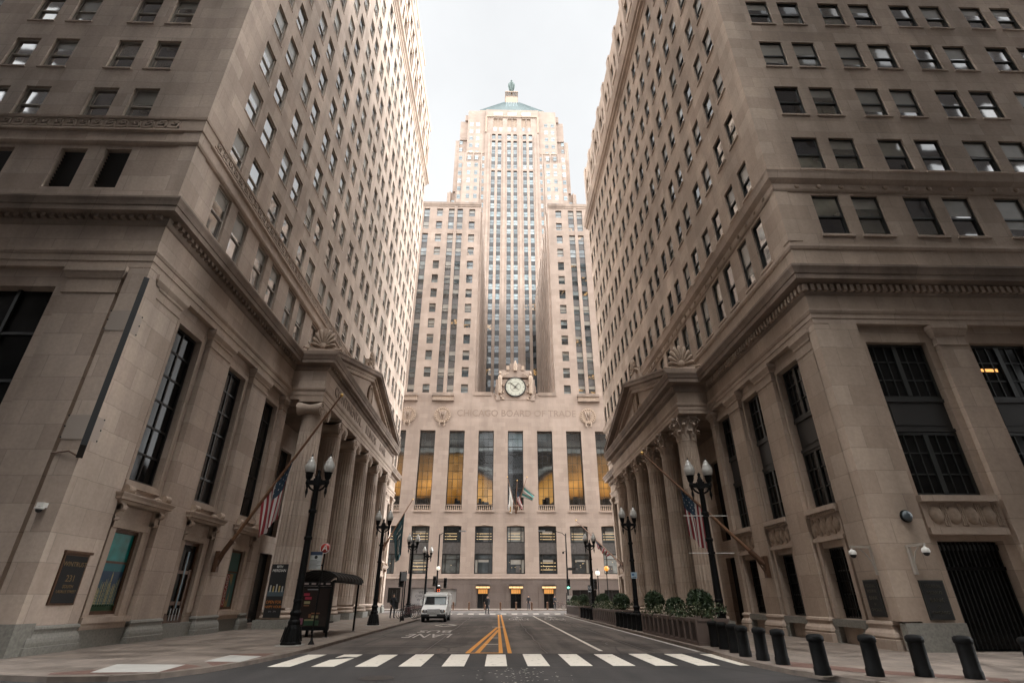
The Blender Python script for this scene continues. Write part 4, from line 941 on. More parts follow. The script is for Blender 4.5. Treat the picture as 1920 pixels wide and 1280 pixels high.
for k, c in zip(range(-5,6), cols):
    mb = MB(); grid_window(mb, 2.62, 12.3, 3, 9, M['frameK'], M['clear'], fw=.12, mw=.06, thick=(7,))
    w = mb.build('hall_window', TB, rel(TB, *FC.P(c, -.5, 15.0)), FC.rz)
    mb = MB(); mb.box(-1.31, 1.31, -1.5, -1.45, 0, 12.4, M['int%d' % kinds[k]]); mb.box(-1.32,-1.30,-1.45,0,0,12.4,M['metal_dark']); mb.box(1.30,1.32,-1.45,0,0,12.4,M['metal_dark'])
    rnd = random.Random(k+9)
    for q in range(3): x = rnd.uniform(-1,.6); mb.box(x, x+rnd.uniform(.4,.9), -1.3, -1.0, 0, rnd.uniform(.5,1.6), M['blackm'])
    mb.build('lit_interior', w)
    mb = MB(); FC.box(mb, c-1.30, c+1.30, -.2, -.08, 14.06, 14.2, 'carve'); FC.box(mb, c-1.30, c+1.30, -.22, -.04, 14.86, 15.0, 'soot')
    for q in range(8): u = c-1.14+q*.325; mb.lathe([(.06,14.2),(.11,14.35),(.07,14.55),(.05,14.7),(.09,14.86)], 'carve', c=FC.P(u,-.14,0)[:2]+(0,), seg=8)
    FC.box(mb, c-1.30, c+1.30, -.45, -.3, 14.06, 15.0, 'metal_dark'); FC.box(mb, c-1.5, c+1.5, 0, .16, 13.85, 14.05, 'cbot')
    mb.build('balustrade', TB, O)
# two-storey office windows
wl = plain('office_strip_lights', (.9,.7,.4), .5, emit=(1,.62,.26), estr=.12)
for k, c in zip(range(-5,6), cols):
    for z, h in ((4.8, 2.86), (9.27, 2.45)):
        mb = MB(); grid_window(mb, 2.84, h, 1, 1, M['frameK'], M['glassO'], fw=.14)
        for x in (-.85, .85): mb.box(x-.05, x+.05, .0, .1, .1, h-.1, M['frameK'])
        mb.box(-1.3, 1.3, .0, .09, h*.72, h*.72+.07, M['frameK'])
        if z > 9 and k not in (-5,5) or (z < 9 and k in (-3, 1)):
            for q in range(3): zz = h*(.2+.17*q); mb.box(-1.2 if k % 2 else -.7, 1.15, .045, .055, zz, zz+.06, wl)
        rw = random.Random(k*7+int(z))
        if rw.random() < .55: zz = h*rw.uniform(.45,.7); mb.face([(-.8,.042,zz),(.8,.042,zz),(.8,.042,h*.71),(-.8,.042,h*.71)], M['blind'])
        if rw.random() < .4: sx = rw.choice((-1,1)); mb.face([(sx*.9,.042,.16),(sx*1.25,.042,.16),(sx*1.25,.042,h*.7),(sx*.9,.042,h*.7)], M['blind'])
        if rw.random() < .3: x = rw.uniform(-.7,.1); mb.face([(x,.043,h*.08),(x+.7,.043,h*.08),(x+.7,.043,h*.42),(x,.043,h*.42)], M['spandrel'])
        for q in range(rw.randint(0,5)): x = rw.uniform(-1.1,1.1); zz = rw.uniform(.2,.65)*h; mb.box(x,x+.07,.044,.05,zz,zz+.07,wl)
        mb.build('office_window', TB, rel(TB, *FC.P(c, -.45, z)), FC.rz)
    mb = MB(); FC.box(mb, c-1.419, c+1.419, -.48, -.3, 7.66, 9.27, 'spandrel'); 
    for q in range(1,6): u = c-1.42+q*.473; FC.box(mb, u-.03, u+.03, -.3, -.26, 7.7, 9.22, 'spandrel')
    mb.build('spandrel', TB, O)
    mb = MB(); mb.tube([FC.P(c-1.4,-.02,11.74), FC.P(c-.5,.06,11.8), FC.P(c,.08,11.95), FC.P(c+.5,.06,11.8), FC.P(c+1.4,-.02,11.74)], .06, 'carve', seg=6); mb.build('window_crest', TB, O)
text_mesh('carved_lettering', 'CHICAGO BOARD OF TRADE', 1.62, 'letter', .012, parent=TB, loc=rel(TB, 2.95, YC-.008, 30.4), rot=(PI/2,0,0), scx=1.0)
lt = bpy.data.objects['carved_lettering']; bbx = [v.co.x for v in lt.data.vertices]; lt.scale.x = 20.8/(max(bbx)-min(bbx)); bz = [v.co.y for v in lt.data.vertices]; lt.scale.y = 1.17/(max(bz)-min(bz))
for x in (-16.0, -9.96, 15.5, 21.5):
    mb = MB(); mb.lathe([(1.45,-.1),(1.45,.02),(1.3,.1),(1.05,.05),(1.0,.0)], 'carve', seg=28, axis='y', c=(0,0,0)); 
    mb.lathe([(1.0,-.05),(0.0,-.04)], 'cbot', seg=28, axis='y', caps=False)
    for q in range(20): a = 2*PI*q/20; mb.ball((1.2*math.cos(a), -.08, 1.2*math.sin(a)), .13, 'carve', 7, 5)
    for sg in (-1,1):
        for q in range(6): mb.tube([(sg*.1,-.1,-.9+q*.12), (sg*(.35+.05*q),-.22,-.3+q*.2), (sg*(.18+.07*q),-.12,.35+q*.08)], [.05,.11,.03], 'letter', seg=6)
        mb.tube([(sg*.35,-.1,-1.1),(sg*.5,-.14,-1.7),(sg*.3,-.1,-2.0)], .11, 'carve', seg=6)
    mb.ball((0,-.15,.2), .3, 'letter', 8, 6, (.7,.5,1.6))
    mb.build('carved_medallion', TB, rel(TB, x, YC-.06, 30.05))
# parapet blocks and ledges under the wing windows
mb = MB()
for a, b in ((-18.4,-14.5), (-11.95,-8.1), (13.8,17.7), (20.1,24)):
    FC.box(mb, a, b, -.1, .5, 33.5, 33.95, 'soot'); FC.box(mb, a+.15, b-.15, -.1, .35, 32.8, 33.5, 'carve'); FC.box(mb, a, b, -.1, .42, 32.6, 32.8, 'soot')
FC.box(mb, -4.7, -1.5, -2, .12, 33.7, 34.35, 'soot'); FC.box(mb, 6.9, 10.1, -2, .12, 33.7, 34.35, 'soot')
mb.build('ledge', TB, O)
# clock with its carved surround
mb = MB()
FC.box(mb, -.75, 6.25, -1.2, .06, 32.9, 36.8, 'cbot'); FC.box(mb, -.2, 5.7, -1.1, .1, 37.2, 38.6, 'cbot'); FC.box(mb, 1.75, 3.8, -1.0, .12, 38.6, 39.9, 'cbot')
for sg in (-1,1):
    FC.box(mb, XC+sg*3.1-.35, XC+sg*3.1+.35, -.9, .18, 32.8, 36.2, 'cbot')
    # robed attendant figures leaning on the clock
    x = XC+sg*2.75; p = FC.P(x, .35, 0)
    mb.lathe([(.30,34.0),(.28,35.5),(.36,36.6),(.38,37.2),(.2,37.45),(.12,37.55)], 'carve', c=(p[0],p[1],0), seg=12); mb.ball((p[0],p[1]-.05,37.85), .28, 'carve', 10, 8, (.9,.9,1.15))
    mb.tube([(p[0]-sg*.4,p[1],37.2),(p[0]-sg*.9,p[1]-.1,37.6),(XC+sg*1.2,p[1],37.9)], [.12,.11,.08], 'carve', seg=7)
    FC.box(mb, XC+sg*1.35-.28, XC+sg*1.35+.28, -.8, .22, 38.6, 39.5, 'carve')
    for q in range(9): mb.ball((XC+sg*(2.2+.35*(q % 3)), YC-.12, 33.1+.42*q), .22, 'carve', 7, 5, (1,.6,1))
    for q in range(4): mb.tube([(XC+sg*(3.45+.1*q), YC-.1, 35.6-.5*q),(XC+sg*3.6, YC-.2, 35.2-.5*q),(XC+sg*(3.3), YC-.1, 34.9-.5*q)], .09, 'letter', seg=5)
p = FC.P(XC, .3, 0); mb.lathe([(.3,38.4),(.34,39.4),(.2,40.1),(.05,40.5)], 'carve', c=(p[0],p[1],0), seg=10)
cs = mb.build('clock_surround', TB, O)
mb = MB(); cy = YC-.25
mb.lathe([(1.98,.25),(1.98,-.06),(1.9,-.1),(1.8,-.06),(1.78,0)], 'blackm', c=(0,0,0), axis='y', seg=48, caps=False)
mb.lathe([(1.8,-.02),(.001,-.02)], 'cream', axis='y', seg=48, caps=False)
mb.lathe([(.98,-.03),(.93,-.035)], 'metal_dark', axis='y', seg=40, caps=False)
for q in range(12):
    a = 2*PI*q/12; mb.bar((1.45*math.sin(a), -.05, 1.45*math.cos(a)), (1.7*math.sin(a), -.05, 1.7*math.cos(a)), .08, .03, 'blackm')
for a, L, w in ((math.radians(-48), 1.5, .11), (math.radians(38), .95, .15)): mb.bar((-.3*math.sin(a),-.08,-.3*math.cos(a)), (L*math.sin(a),-.08,L*math.cos(a)), w, .03, 'metal_dark')
for a in (math.radians(132), math.radians(225)): mb.bar((0,-.06,0), (.85*math.sin(a),-.06,.85*math.cos(a)), .06, .02, 'metal_dark')
mb.ball((0,-.08,0), .14, 'metal_dark', 10, 6)
ck = mb.build('clock_face', TB, rel(TB, XC, cy, 35.33)); ck.scale = (.95,1,.95)
# wings
def wing(x0, x1, inner, singles, pairs):
    mb = MB(); holes = []; strips = []
    hd = [76.14-3.36*k for k in range(13)]
    for c in singles: holes += [(c-.62, c+.62, z-1.95, z) for z in hd]
    for c in pairs:
        for d in (-.92,.92):
            strips += [(c+d-.6, c+d+.6, 34.25, 69.6), (c+d-.6, c+d+.6, 70.75, 76.2)]
    FC.wall(mb, x0, x1, 34.2, 77.6, holes+strips, M['cbot'], .38)
    for c in pairs: FC.box(mb, c-.3, c+.3, -.02, .06, 34.2, 76.8, 'cbot')
    xi = x1 if inner == 'r' else x0; xo = x0 if inner == 'r' else x1
    mb.face([(xo,YC,34.2),(xo,YC+40,34.2),(xo,YC+40,77.6),(xo,YC,77.6)], 'cbot')
    FI = Fac(xi, 0, (0,1), (1,0) if inner == 'r' else (-1,0))
    ih = [(YC+4.2+4.3*j+d-.6, YC+4.2+4.3*j+d+.6, z-1.95, z) for j in range(8) for d in (-.8,.8) for z in hd]
    FI.wall(mb, YC, YC+40, 34.2, 77.6, ih, M['cbot'], .35)
    for j in range(9): FI.box(mb, YC+1.2+4.3*j, YC+2.6+4.3*j, 0, .38, 34.2, 76.5, 'cbot')
    pth = [(x0,YC+40),(x0,YC),(x1,YC),(x1,YC+40)]
    mb.sweep(pth, [(0,76.7),(.08,76.8),(.08,77.1),(.16,77.3),(.16,77.95),(-.5,78.0)], 'soot')
    mb.face([(x0,YC,77.7),(x1,YC,77.7),(x1,YC+40,77.7),(x0,YC+40,77.7)], 'soot')
    mb.build('wing_wall', TB, O)
    mk = lambda w, h: (lambda mb, T, b=0: sash(mb, w, h, M['spandrel'], M['glassC'], T=T, fw=.05, blind=b))
    for c in singles:
        for z in hd: winC.add(FC, c, z-1.95, -.35, 's', mk(1.24, 1.95))
    for c in pairs:
        for d in (-.92,.92):
            for z in hd: winC.add(FC, c+d, z-2.05, -.34, 'p', mk(1.2, 2.05))
    sp = MB()
    for c in pairs:
        for d in (-.92,.92):
            for z in hd:
                z1 = z-2.053; z0 = max(z-3.36, 34.25)
                if 68 < z0 < 70.7: continue
                if z1 > z0: FC.box(sp, c+d-.599, c+d+.599, -.5, -.28, z0, z1, 'spandrel')
    sp.build('spandrel', TB, O, kind='stuff')
    iw = MB()
    for h in ih:
        p = [FI.P(h[0],-.34,h[2]), FI.P(h[1],-.34,h[2]), FI.P(h[1],-.34,h[3]), FI.P(h[0],-.34,h[3])]; iw.face(p, 'glassC')
    iw.build('court_window', TB, O, kind='stuff')
wing(WX0, -4.57, 'r', [-13.25, -6.37, -20.2], [-9.85, -16.9])
wing(9.95, WX1, 'l', [12.14, 19.0, 25.8], [15.7, 22.4])
# tower slab with setbacks
XT, YT = 3.2, 126.0
FT = Fac(0, YT, (1,0), (0,-1))
def slab(mb, hw, y0, y1, z0, z1, m='cbot'): mb.box(XT-hw, XT+hw, y0, y1, z0, z1, m)
mb = MB()
st = [XT+d for d in (-6.3,-4.25,-1.05,1.05,4.25,6.3)]
sh = [(x-.62, x+.62, 34.3, 127.4) for x in st]+[(x-.62, x+.62, 128.2, 141.0) for x in st]+[(x-.62, x+.62, 141.8, 144.2) for x in st]
FT.wall(mb, XT-9.2, XT+9.2, 34, 156.2, sh+[(XT+4.9*k-1.6, XT+4.9*k+1.6, 147.6, 151.8) for k in (-1,0,1)], M['cbot'], .4, back=None)
for k in (-1,0,1):
    c = XT+4.9*k
    for d in (-1.0,1.0): FT.box(mb, c+d-.45, c+d+.45, -.4, -.3, 145.6+.0, 147.3, 'glassT'); FT.box(mb, c+d-.45, c+d+.45, -.02, .02, 145.6, 147.4, 'glassT')
    FT.box(mb, c-1.6, c+1.6, -.5, -.35, 147.6, 151.8, 'carve'); FT.box(mb, c-.12, c+.12, -.36, .05, 145.4, 151.8, 'cbot')
    FT.box(mb, c-1.5, c+1.5, -.02, .25, 153.2, 154.6, plain('pale_lattice', (.45,.5,.52), .5))
FT.box(mb, XT-9.3, XT-8.7, 0, .3, 144.8, 152.4, 'carve'); FT.box(mb, XT+8.7, XT+9.3, 0, .3, 144.8, 152.4, 'carve'); FT.box(mb, XT-9.3, XT+9.3, 0, .3, 152.4, 152.9, 'carve')
for d in (-2.65, 2.65, -7.9, 7.9): FT.box(mb, XT+d-.35, XT+d+.35, 0, .25, 36, 144, 'cbot')
mb.face([(XT-9.2,YT,156.2),(XT+9.2,YT,156.2),(XT+9.2,YT+20,156.2),(XT-9.2,YT+20,156.2)], 'soot')
for sg in (-1,1): mb.face([(XT+sg*9.2,YT,34),(XT+sg*9.2,YT+4,34),(XT+sg*9.2,YT+4,156.2),(XT+sg*9.2,YT,156.2)], 'cbot')
mb.build('tower_front', TB, O)
wt = MB(); sp = MB()
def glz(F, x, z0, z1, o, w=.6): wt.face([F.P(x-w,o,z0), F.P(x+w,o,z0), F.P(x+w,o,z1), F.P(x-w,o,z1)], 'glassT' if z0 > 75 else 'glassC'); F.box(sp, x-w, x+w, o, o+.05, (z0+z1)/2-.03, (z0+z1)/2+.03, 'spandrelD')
for x in st:
    for k in range(33):
        z = 143.9-3.36*k
        if z-3.36 < 34.5: break
        glz(FT, x, z-1.95, z, -.36)
        FT.box(sp, x-.619, x+.619, -.4, -.3, z-3.36, z-1.953, 'spandrelD')
mb = MB()
slab(mb, 21.2, YT+3.2, YT+34, 34, 120.5); slab(mb, 19.5, YT+2.6, YT+33, 120.45, 143.5); slab(mb, 18.1, YT+2.2, YT+32, 143.45, 152.4); slab(mb, 16.5, YT+1.6, YT+31, 152.35, 155.0); slab(mb, 15.4, YT+.8, YT+30, 154.95, 156.3)
for sg in (-1,1):
    a, b = sorted((XT+sg*9.0, XT+sg*17.9)); mb.box(a, b, YT+.3, YT+3.2, 34, 135.5, 'cbot'); a2, b2 = sorted((XT+sg*10.6, XT+sg*16.4)); mb.box(a2, b2, YT-.05, YT+.3, 34, 131.2, 'cbot')
    a, b = sorted((XT+sg*9.19, XT+sg*15.4)); mb.box(a, b, YT+.5, YT+2.2, 135.45, 156.0, 'cbot')
    for q in range(12): x = a+.5+q*(b-a-1)/11; mb.ball((x, YT+.25, 135.4), .3, 'carve', 6, 4, (1,.6,1.2))
    for d, zt in ((10.2,135.3),(12.9,135.3),(15.5,135.3),(18.4,143.3),(20.2,120.3)): mb.box(XT+sg*d-.22, XT+sg*d+.22, YT+ (.1 if d<17 else 2.4), YT+3.3, 34, zt, 'cbot')
mb.build('tower_slab', TB, O)
FT2 = Fac(0, YT+.28, (1,0), (0,-1)); FT3 = Fac(0, YT+2.54, (1,0), (0,-1)); FT4 = Fac(0, YT+.48, (1,0), (0,-1)); FT5 = Fac(0, YT+3.14, (1,0), (0,-1)); FT6 = Fac(0, YT-.07, (1,0), (0,-1))
for sg in (-1,1):
    for k in range(33):
        z = 133.9-3.36*k
        if z < 45: break
        for d, F in ((9.75,FT2),(11.9,FT6),(14.3,FT6),(17.2,FT2)): glz(F, XT+sg*d, z-1.8, z, .0, .55)
        if z-1.8 > 34 and z < 119: glz(FT5, XT+sg*19.3, z-1.8, z, .0, .55)
    for k in range(5):
        z = 150.1-3.36*k; 
        for d in (11.85,14.05): glz(FT4, XT+sg*d, z-1.7, z, .0, .58)
        if z < 144: glz(FT3, XT+sg*17.6, z-1.7, z, .0, .5)
wt.build('tower_window', TB, O, kind='stuff'); sp.build('tower_spandrel', TB, O, kind='stuff')
# pyramid roof, plinth and figure
mb = MB(); b = 11.6; y0, y1 = YT+3, YT+27; yc = YT+10; mb.box(XT-b,XT+b,y0,y1,156.28,159.4,'carve'); A = [(XT-b,y0,159.4),(XT+b,y0,159.4),(XT+b,y1,159.4),(XT-b,y1,159.4)]; B = [(XT-3,yc-2,170.2),(XT+3,yc-2,170.2),(XT+3,yc+4,170.2),(XT-3,yc+4,170.2)]
mb.raw(A+B, [(0,1,5,4),(1,2,6,5),(2,3,7,6),(3,0,4,7),(4,5,6,7)], 'copper')
for k in range(-14, 15):
    t = k/14; mb.bar((XT+t*b, y0-.02, 159.45), (XT+t*3, yc-2.02, 170.2), .12, .12, 'copper')
for k in range(-3,4): mb.bar((XT+k*.75, y0+.6, 160.3), (XT+k*.6, yc-2.15, 170.0), .22, .1, plain('pale_roof_glazing', (.16,.21,.22), .4))
mb.build('pyramid_roof', TB, O)
mb = MB(); mb.box(XT-2.3, XT+2.3, yc-2, yc+3, 170.1, 173.6, 'carve'); mb.box(XT-2.5, XT+2.5, yc-2.2, yc+3.2, 175.9, 176.3, 'carve'); mb.box(XT-1.4, XT+1.4, yc-1.4, yc+2.2, 173.6, 175.9, 'carve')
for sg in (-1,1):
    for k in range(3): mb.box(XT+sg*(2.1-.75*k)-.12, XT+sg*(2.1-.75*k)+.12, yc-2.1, yc-1.9, 173.5, 175.95, 'spandrel')
    mb.bar((XT+sg*2.2,yc-2.05,173.6),(XT+sg*.2,yc-2.05,175.9), .15, .1, 'spandrel')
mb.build('statue_plinth', TB, O)
mb = MB(); c = (XT, yc, 0)
vs = [(.62,176.3),(.7,176.6),(.62,178),(.72,180),(.86,181.4),(.98,182.6),(1.05,183.3),(.9,183.7),(.42,184.0),(.27,184.2)]
mb.lathe(vs, 'statue', c=c, seg=18); mb.ball((XT, yc-.05, 184.85), .52, 'statue', 12, 9, (.85,.95,1.25))
for sg in (-1,1): mb.tube([(XT+sg*1.0,yc,183.4),(XT+sg*1.14,yc-.1,181.8),(XT+sg*1.0,yc-.35,180.2),(XT+sg*.8,yc-.5,179.2)], [.3,.27,.22,.15], 'statue', seg=9)
for k in range(7): a = PI*(1+k/6); mb.tube([(XT+.72*math.cos(a),yc+.72*math.sin(a),179.8),(XT+.64*math.cos(a),yc+.64*math.sin(a),176.5)], .1, 'statue', seg=5)
mb.build('statue', TB, O)
winC.finish()
# ================================================================== ground, roads, pavements
mb = MB(); mb.face([(-700,-500,-.03),(700,-500,-.03),(700,900,-.03),(-700,900,-.03)], 'asphalt'); structure('ground', mb)
mb = MB(); mb.face([(-6.6,15.0,0),(6.9,15.0,0),(6.9,78,0),(-6.6,78,0)], 'asphalt'); mb.face([(-80,60,.0),(-6.6,60,.0),(-6.6,78,.0),(-80,78,.0)], 'asphalt'); mb.face([(6.9,60,0),(80,60,0),(80,78,0),(6.9,78,0)], 'asphalt'); structure('road', mb)
mb = MB()
for x0,x1,y0,y1 in ((-3.6,-1.4,20.5,23.2),(1.2,2.6,22.4,22.75),(4.2,6.2,20.2,20.5),(-5.4,-4.1,26,31),(3.9,5.2,29,34.5),(-1.9,-.9,36,44),(1.0,2.1,31,36)): mb.face([(x0,y0,.0025),(x1,y0+.1,.0025),(x1-.05,y1,.0025),(x0+.06,y1-.08,.0025)], 'asphalt_patch')
structure('road_patch', mb)
mb = MB(); rs = random.Random(5)
def seam(pts, w):
    for a, b in zip(pts, pts[1:]):
        a, b = Vector(a), Vector(b); d = (b-a).normalized(); n_ = Vector((-d.y, d.x))*w/2
        mb.face([(a.x-n_.x,a.y-n_.y,.0035),(a.x+n_.x,a.y+n_.y,.0035),(b.x+n_.x,b.y+n_.y,.0035),(b.x-n_.x,b.y-n_.y,.0035)], 'tar')
M['tar'] = plain('tar_seam', (.018,.016,.015), .45)
for x in (-2.35, 1.55, 4.9): seam([(x+rs.uniform(-.05,.05), 18.6+2*k) for k in range(20)], .045)
for y in (21.3, 27.8, 33.2, 41.5): seam([(-5.9+1.2*k, y+rs.uniform(-.07,.07)) for k in range(11)], .05)
for q in range(9):
    x, y = rs.uniform(-5,5.5), rs.uniform(19,38); seam([(x+rs.uniform(-.2,.2)+.12*k, y+.45*k) for k in range(6)], .03)
structure('tar_seam', mb)
mb = MB()
for q in range(110):
    x, y = rs.gauss(.55,.45), rs.uniform(12.0,14.9); s_ = rs.uniform(.01,.035); mb.face([(x-s_,y,.006),(x,y-s_*1.4,.006),(x+s_*1.3,y+.1*s_,.006),(x,y+s_,.006)], 'wpaint_faint')
structure('paint_fleck', mb)
mb = MB(); mb.face([(-80,-60,.0),(80,-60,.0),(80,15,.0),(-80,15,.0)], 'asphalt_new'); mb.face([(-6.6,15,.004),(6.9,15,.004),(6.9,18.5,.004),(-6.6,18.5,.004)], 'asphalt_new'); structure('cross_street', mb)
def pavement(name, outline, kerb_idx):
    mb = MB(); n = len(outline)
    # kerb stones along the street edge, slab inside it
    mb.poly_prism(outline, -.02, SW, 'concrete', 'kerb')
    for i in kerb_idx:
        a = Vector(outline[i]); b = Vector(outline[(i+1) % n]); d = (b-a).normalized(); nn = Vector((-d.y, d.x))
        a2, b2 = a+nn*.17, b+nn*.17
        mb.face([(a.x,a.y,SW+.004),(b.x,b.y,SW+.004),(b2.x,b2.y,SW+.004),(a2.x,a2.y,SW+.004)], 'kerb')
    structure(name, mb)
cl = [(-60,13.3),(-11,13.15),(-9.2,12.7),(-8.0,12.75),(-7.2,13.2),(-6.7,14.1),(-6.35,15.6),(-6.1,17.6),(-6.0,20),(-5.98,57.5),(-6.4,59.3),(-7.6,60.2),(-60,60.3),(-60,20)]
pavement('pavement', cl, range(0, 12))
cr = [(60,60.3),(8.2,60.2),(7.0,59.4),(6.65,57.8),(6.62,19),(6.5,16.8),(6.45,15.2),(6.65,13.4),(7.3,11.6),(8.6,10.4),(10.5,9.9),(60,9.8)]
pavement('pavement', cr, range(0, 11))
pavement('pavement', [(-60,77.8),(60,77.8),(60,90),(-60,90)], [0])
mb = MB()
for q in ([(-7.42,15.43),(-6.46,15.28),(-6.48,16.72),(-7.51,17.04)], [(-8.78,13.3),(-7.35,13.35),(-7.51,14.74),(-9.24,14.9)]): mb.face([(x,y,SW+.008) for x,y in q], 'pad')
structure('ramp_slab', mb)
mb = MB()
for q in ([(-6.75,14.5),(-6.42,15.9),(-6.47,17.6),(-7.6,17.3),(-7.3,15.3)], [(-9.4,12.95),(-7.3,13.3),(-6.95,14.4),(-7.6,14.9),(-9.6,13.3)], [(6.75,14.2),(8.1,12.7),(9.8,11.4),(10.2,11.9),(8.4,13.4),(7.2,15.4)]): mb.face([(x,y,SW+.005) for x,y in q], 'redpad')
structure('tactile_paving', mb)
# painted markings
mb = MB()
def strip(x0, x1, y0, y1, m, z=.009): mb.face([(x0,y0,z),(x1,y0,z),(x1,y1,z),(x0,y1,z)], m)
for i in range(12):
    x = -5.73+1.085*i
    if i == 1:
        mb.face([(x,15.2,.009),(x+.565,15.2,.009),(x+.565,17.3,.009),(x,16.8,.009)], 'wpaint'); mb.face([(x,17.3,.009),(x+.2,17.6,.009),(x+.565,17.5,.009),(x+.565,18.3,.009),(x,18.3,.009)], 'wpaint')
    else: strip(x, x+.565, 15.2, 18.3-.05*(i % 3), 'wpaint')
for i in range(11): strip(-5.4+1.15*i, -4.8+1.15*i, 60.6, 62.6, 'wpaint')
structure('crosswalk_marking', mb)
mb = MB()
def line(a, b, w, m, z=.005):
    a, b = Vector(a), Vector(b); d = (b-a).normalized(); n = Vector((-d.y, d.x))*w/2
    mb.face([(a.x-n.x,a.y-n.y,z),(a.x+n.x,a.y+n.y,z),(b.x+n.x,b.y+n.y,z),(b.x-n.x,b.y-n.y,z)], m)
line((.40,18.62),(.36,58),.13,'ypaint'); line((.12,18.62),(.10,58),.13,'ypaint',.0055)
line((-.92,18.75),(.0,34.2),.15,'ypaint',.006); line((-.62,18.75),(.06,31.5),.15,'ypaint',.0065); line((-.98,18.72),(.1,18.72),.17,'ypaint',.007)
line((-.46,22.0),(.04,22.0),.16,'wpaint',.0075); line((-.28,25.4),(.04,25.4),.18,'wpaint',.0075); line((-.3,34.6),(.4,34.6),.3,'wpaint',.008)
line((3.38,19.3),(3.36,54.5),.13,'wpaint'); line((6.47,19),(6.47,56),.14,'wpaint_faint'); line((.5,55.3),(6.5,55.3),.35,'wpaint_faint')
P = [(-3.9,36.95),(-3.25,38.5),(-2.6,36.95),(-3.25,35.3)]
for i in range(4): line(P[i], P[(i+1)%4], .16, 'wpaint')
for x in (1.75, 4.65):
    line((x,49.5),(x,53),.14,'wpaint_faint'); line((x-.5,51.2),(x+.5,51.2),.5,'wpaint_faint',.006)
structure('lane_marking', mb)
def roadtext(t, x, y, w, h, rot, mat):
    o = text_mesh('lane_lettering', t, 1, mat, 0, loc=(x, y, .007), rot=(0,0,rot)); vx = [v.co.x for v in o.data.vertices]; vy = [v.co.y for v in o.data.vertices]
    cx = (max(vx)+min(vx))/2; cy = (max(vy)+min(vy))/2
    for v in o.data.vertices: v.co.x = (v.co.x-cx)*w/(max(vx)-min(vx)); v.co.y = (v.co.y-cy)*h/(max(vy)-min(vy))
    o['kind'] = 'structure'
roadtext('LANE', -3.15, 26.9, 2.05, 2.5, PI, 'wpaint_faint'); roadtext('BUS', -3.2, 30.2, 1.65, 1.9, PI, 'wpaint_faint')
roadtext('ONLY', 1.75, 46.6, 1.7, 3.4, 0, 'wpaint_faint'); roadtext('ONLY', 4.65, 46.6, 1.7, 3.4, 0, 'wpaint_faint')
mb = MB(); mb.lathe([(.38,.006),(.001,.0062)], plain('iron_cover', (.03,.028,.027), .5, .3), c=(-2.6,13.2,0), seg=24, caps=False); mb.lathe([(.36,.006),(.001,.0062)], 'metal_dark', c=(3.9,24,0), seg=24, caps=False); structure('manhole_cover', mb)

# ================================================================== street lamps
def make_lamp(label):
    t = thing('street_lamp', label, 'street lamp', group='twin globe street lamps along both kerbs')
    mb = MB(); mb.box(-.38,.38,-.38,.38,0,.03,'pad'); 
    mb.lathe([(.36,.03),(.36,.09),(.33,.12),(.31,.22),(.25,.5),(.20,.62),(.215,.66),(.215,.72),(.17,.78),(.165,.9),(.2,.95),(.2,1.0),(.15,1.06)], 'black', seg=8, smooth=False)
    for k in range(8): a = PI/8+2*PI*k/8; mb.bar((.335*math.cos(a),.335*math.sin(a),.12),(.24*math.cos(a),.24*math.sin(a),.56),.03,.03,'black')
    mb.build('base', t)
    mb = MB(); n = 16; mb.lathe([(.135,1.06),(.13,1.5),(.115,3),(.095,5.2),(.12,5.25),(.12,5.32),(.09,5.36)], 'black', seg=n)
    for z in (1.3, 3.35, 4.3): mb.lathe([(.13,z),(.145,z+.02),(.145,z+.1),(.125,z+.12)], 'black', seg=n)
    mb.build('post', t)
    mb = MB(); mb.box(-.36,.36,-.07,.07,5.34,5.50,'black'); mb.box(-.13,.13,-.11,.11,5.30,5.56,'black'); mb.lathe([(.11,5.56),(.12,5.62),(.07,5.7),(.05,5.8),(.07,5.84),(.02,5.92)], 'black', seg=10)
    for s in (-1,1):
        mb.tube([(s*.10,0,5.12),(s*.24,0,5.2),(s*.34,0,5.34)],.04,'black',seg=6); mb.lathe([(.07,5.36),(.055,5.28),(.03,5.22),(.05,5.12),(.055,5.05),(.03,4.97),(.012,4.86)], 'black', c=(s*.36,0,0), seg=8)
        mb.ball((s*.36,0,5.42),.10,'black',8,6)
    mb.build('cross_arm', t)
    for s in (-1,1):
        mb = MB(); mb.lathe([(.09,5.48),(.07,5.53),(.11,5.58),(.135,5.68),(.14,5.78),(.17,5.8)], 'black', seg=12, c=(0,0,0)); h = mb.build('lamp_holder', t, (s*.36,0,0))
        mb = MB(); mb.lathe([(.15,5.80),(.195,5.88),(.215,5.98),(.205,6.08),(.16,6.17),(.165,6.19),(.13,6.24),(.1,6.3),(.105,6.32),(.06,6.38),(.03,6.42)], 'globe', seg=18); mb.lathe([(.028,6.42),(.035,6.46),(.012,6.5),(.008,6.56)], 'black', seg=8); mb.build('globe', h)
    return t
lamps = [(-7.0,20.3,'twin globe black street lamp beside the bus shelter, nearest on the left pavement'), (-7.25,34.3,'twin globe black street lamp in front of the scroll-topped porch, past the bus shelter'), (-7.4,48.0,'twin globe black street lamp standing just left of the white delivery van'), (-7.6,60.0,'farthest twin globe black street lamp on the left, beyond the white delivery van'),
         (7.98,20.5,'twin globe black street lamp with two white banner rods, behind the near bollards'), (7.92,32.7,'twin globe black street lamp with a small blue notice, beside the second planter'), (7.85,47.0,'twin globe black street lamp far down the right kerb behind the farthest planters')]
L0 = make_lamp(lamps[0][2]); lampobj = []
for i, (x, y, lb) in enumerate(lamps):
    o = L0 if i == 0 else copy_tree(L0)
    o['label'] = lb; o.location = (x, y, SW); lampobj.append(o)
mb = MB()
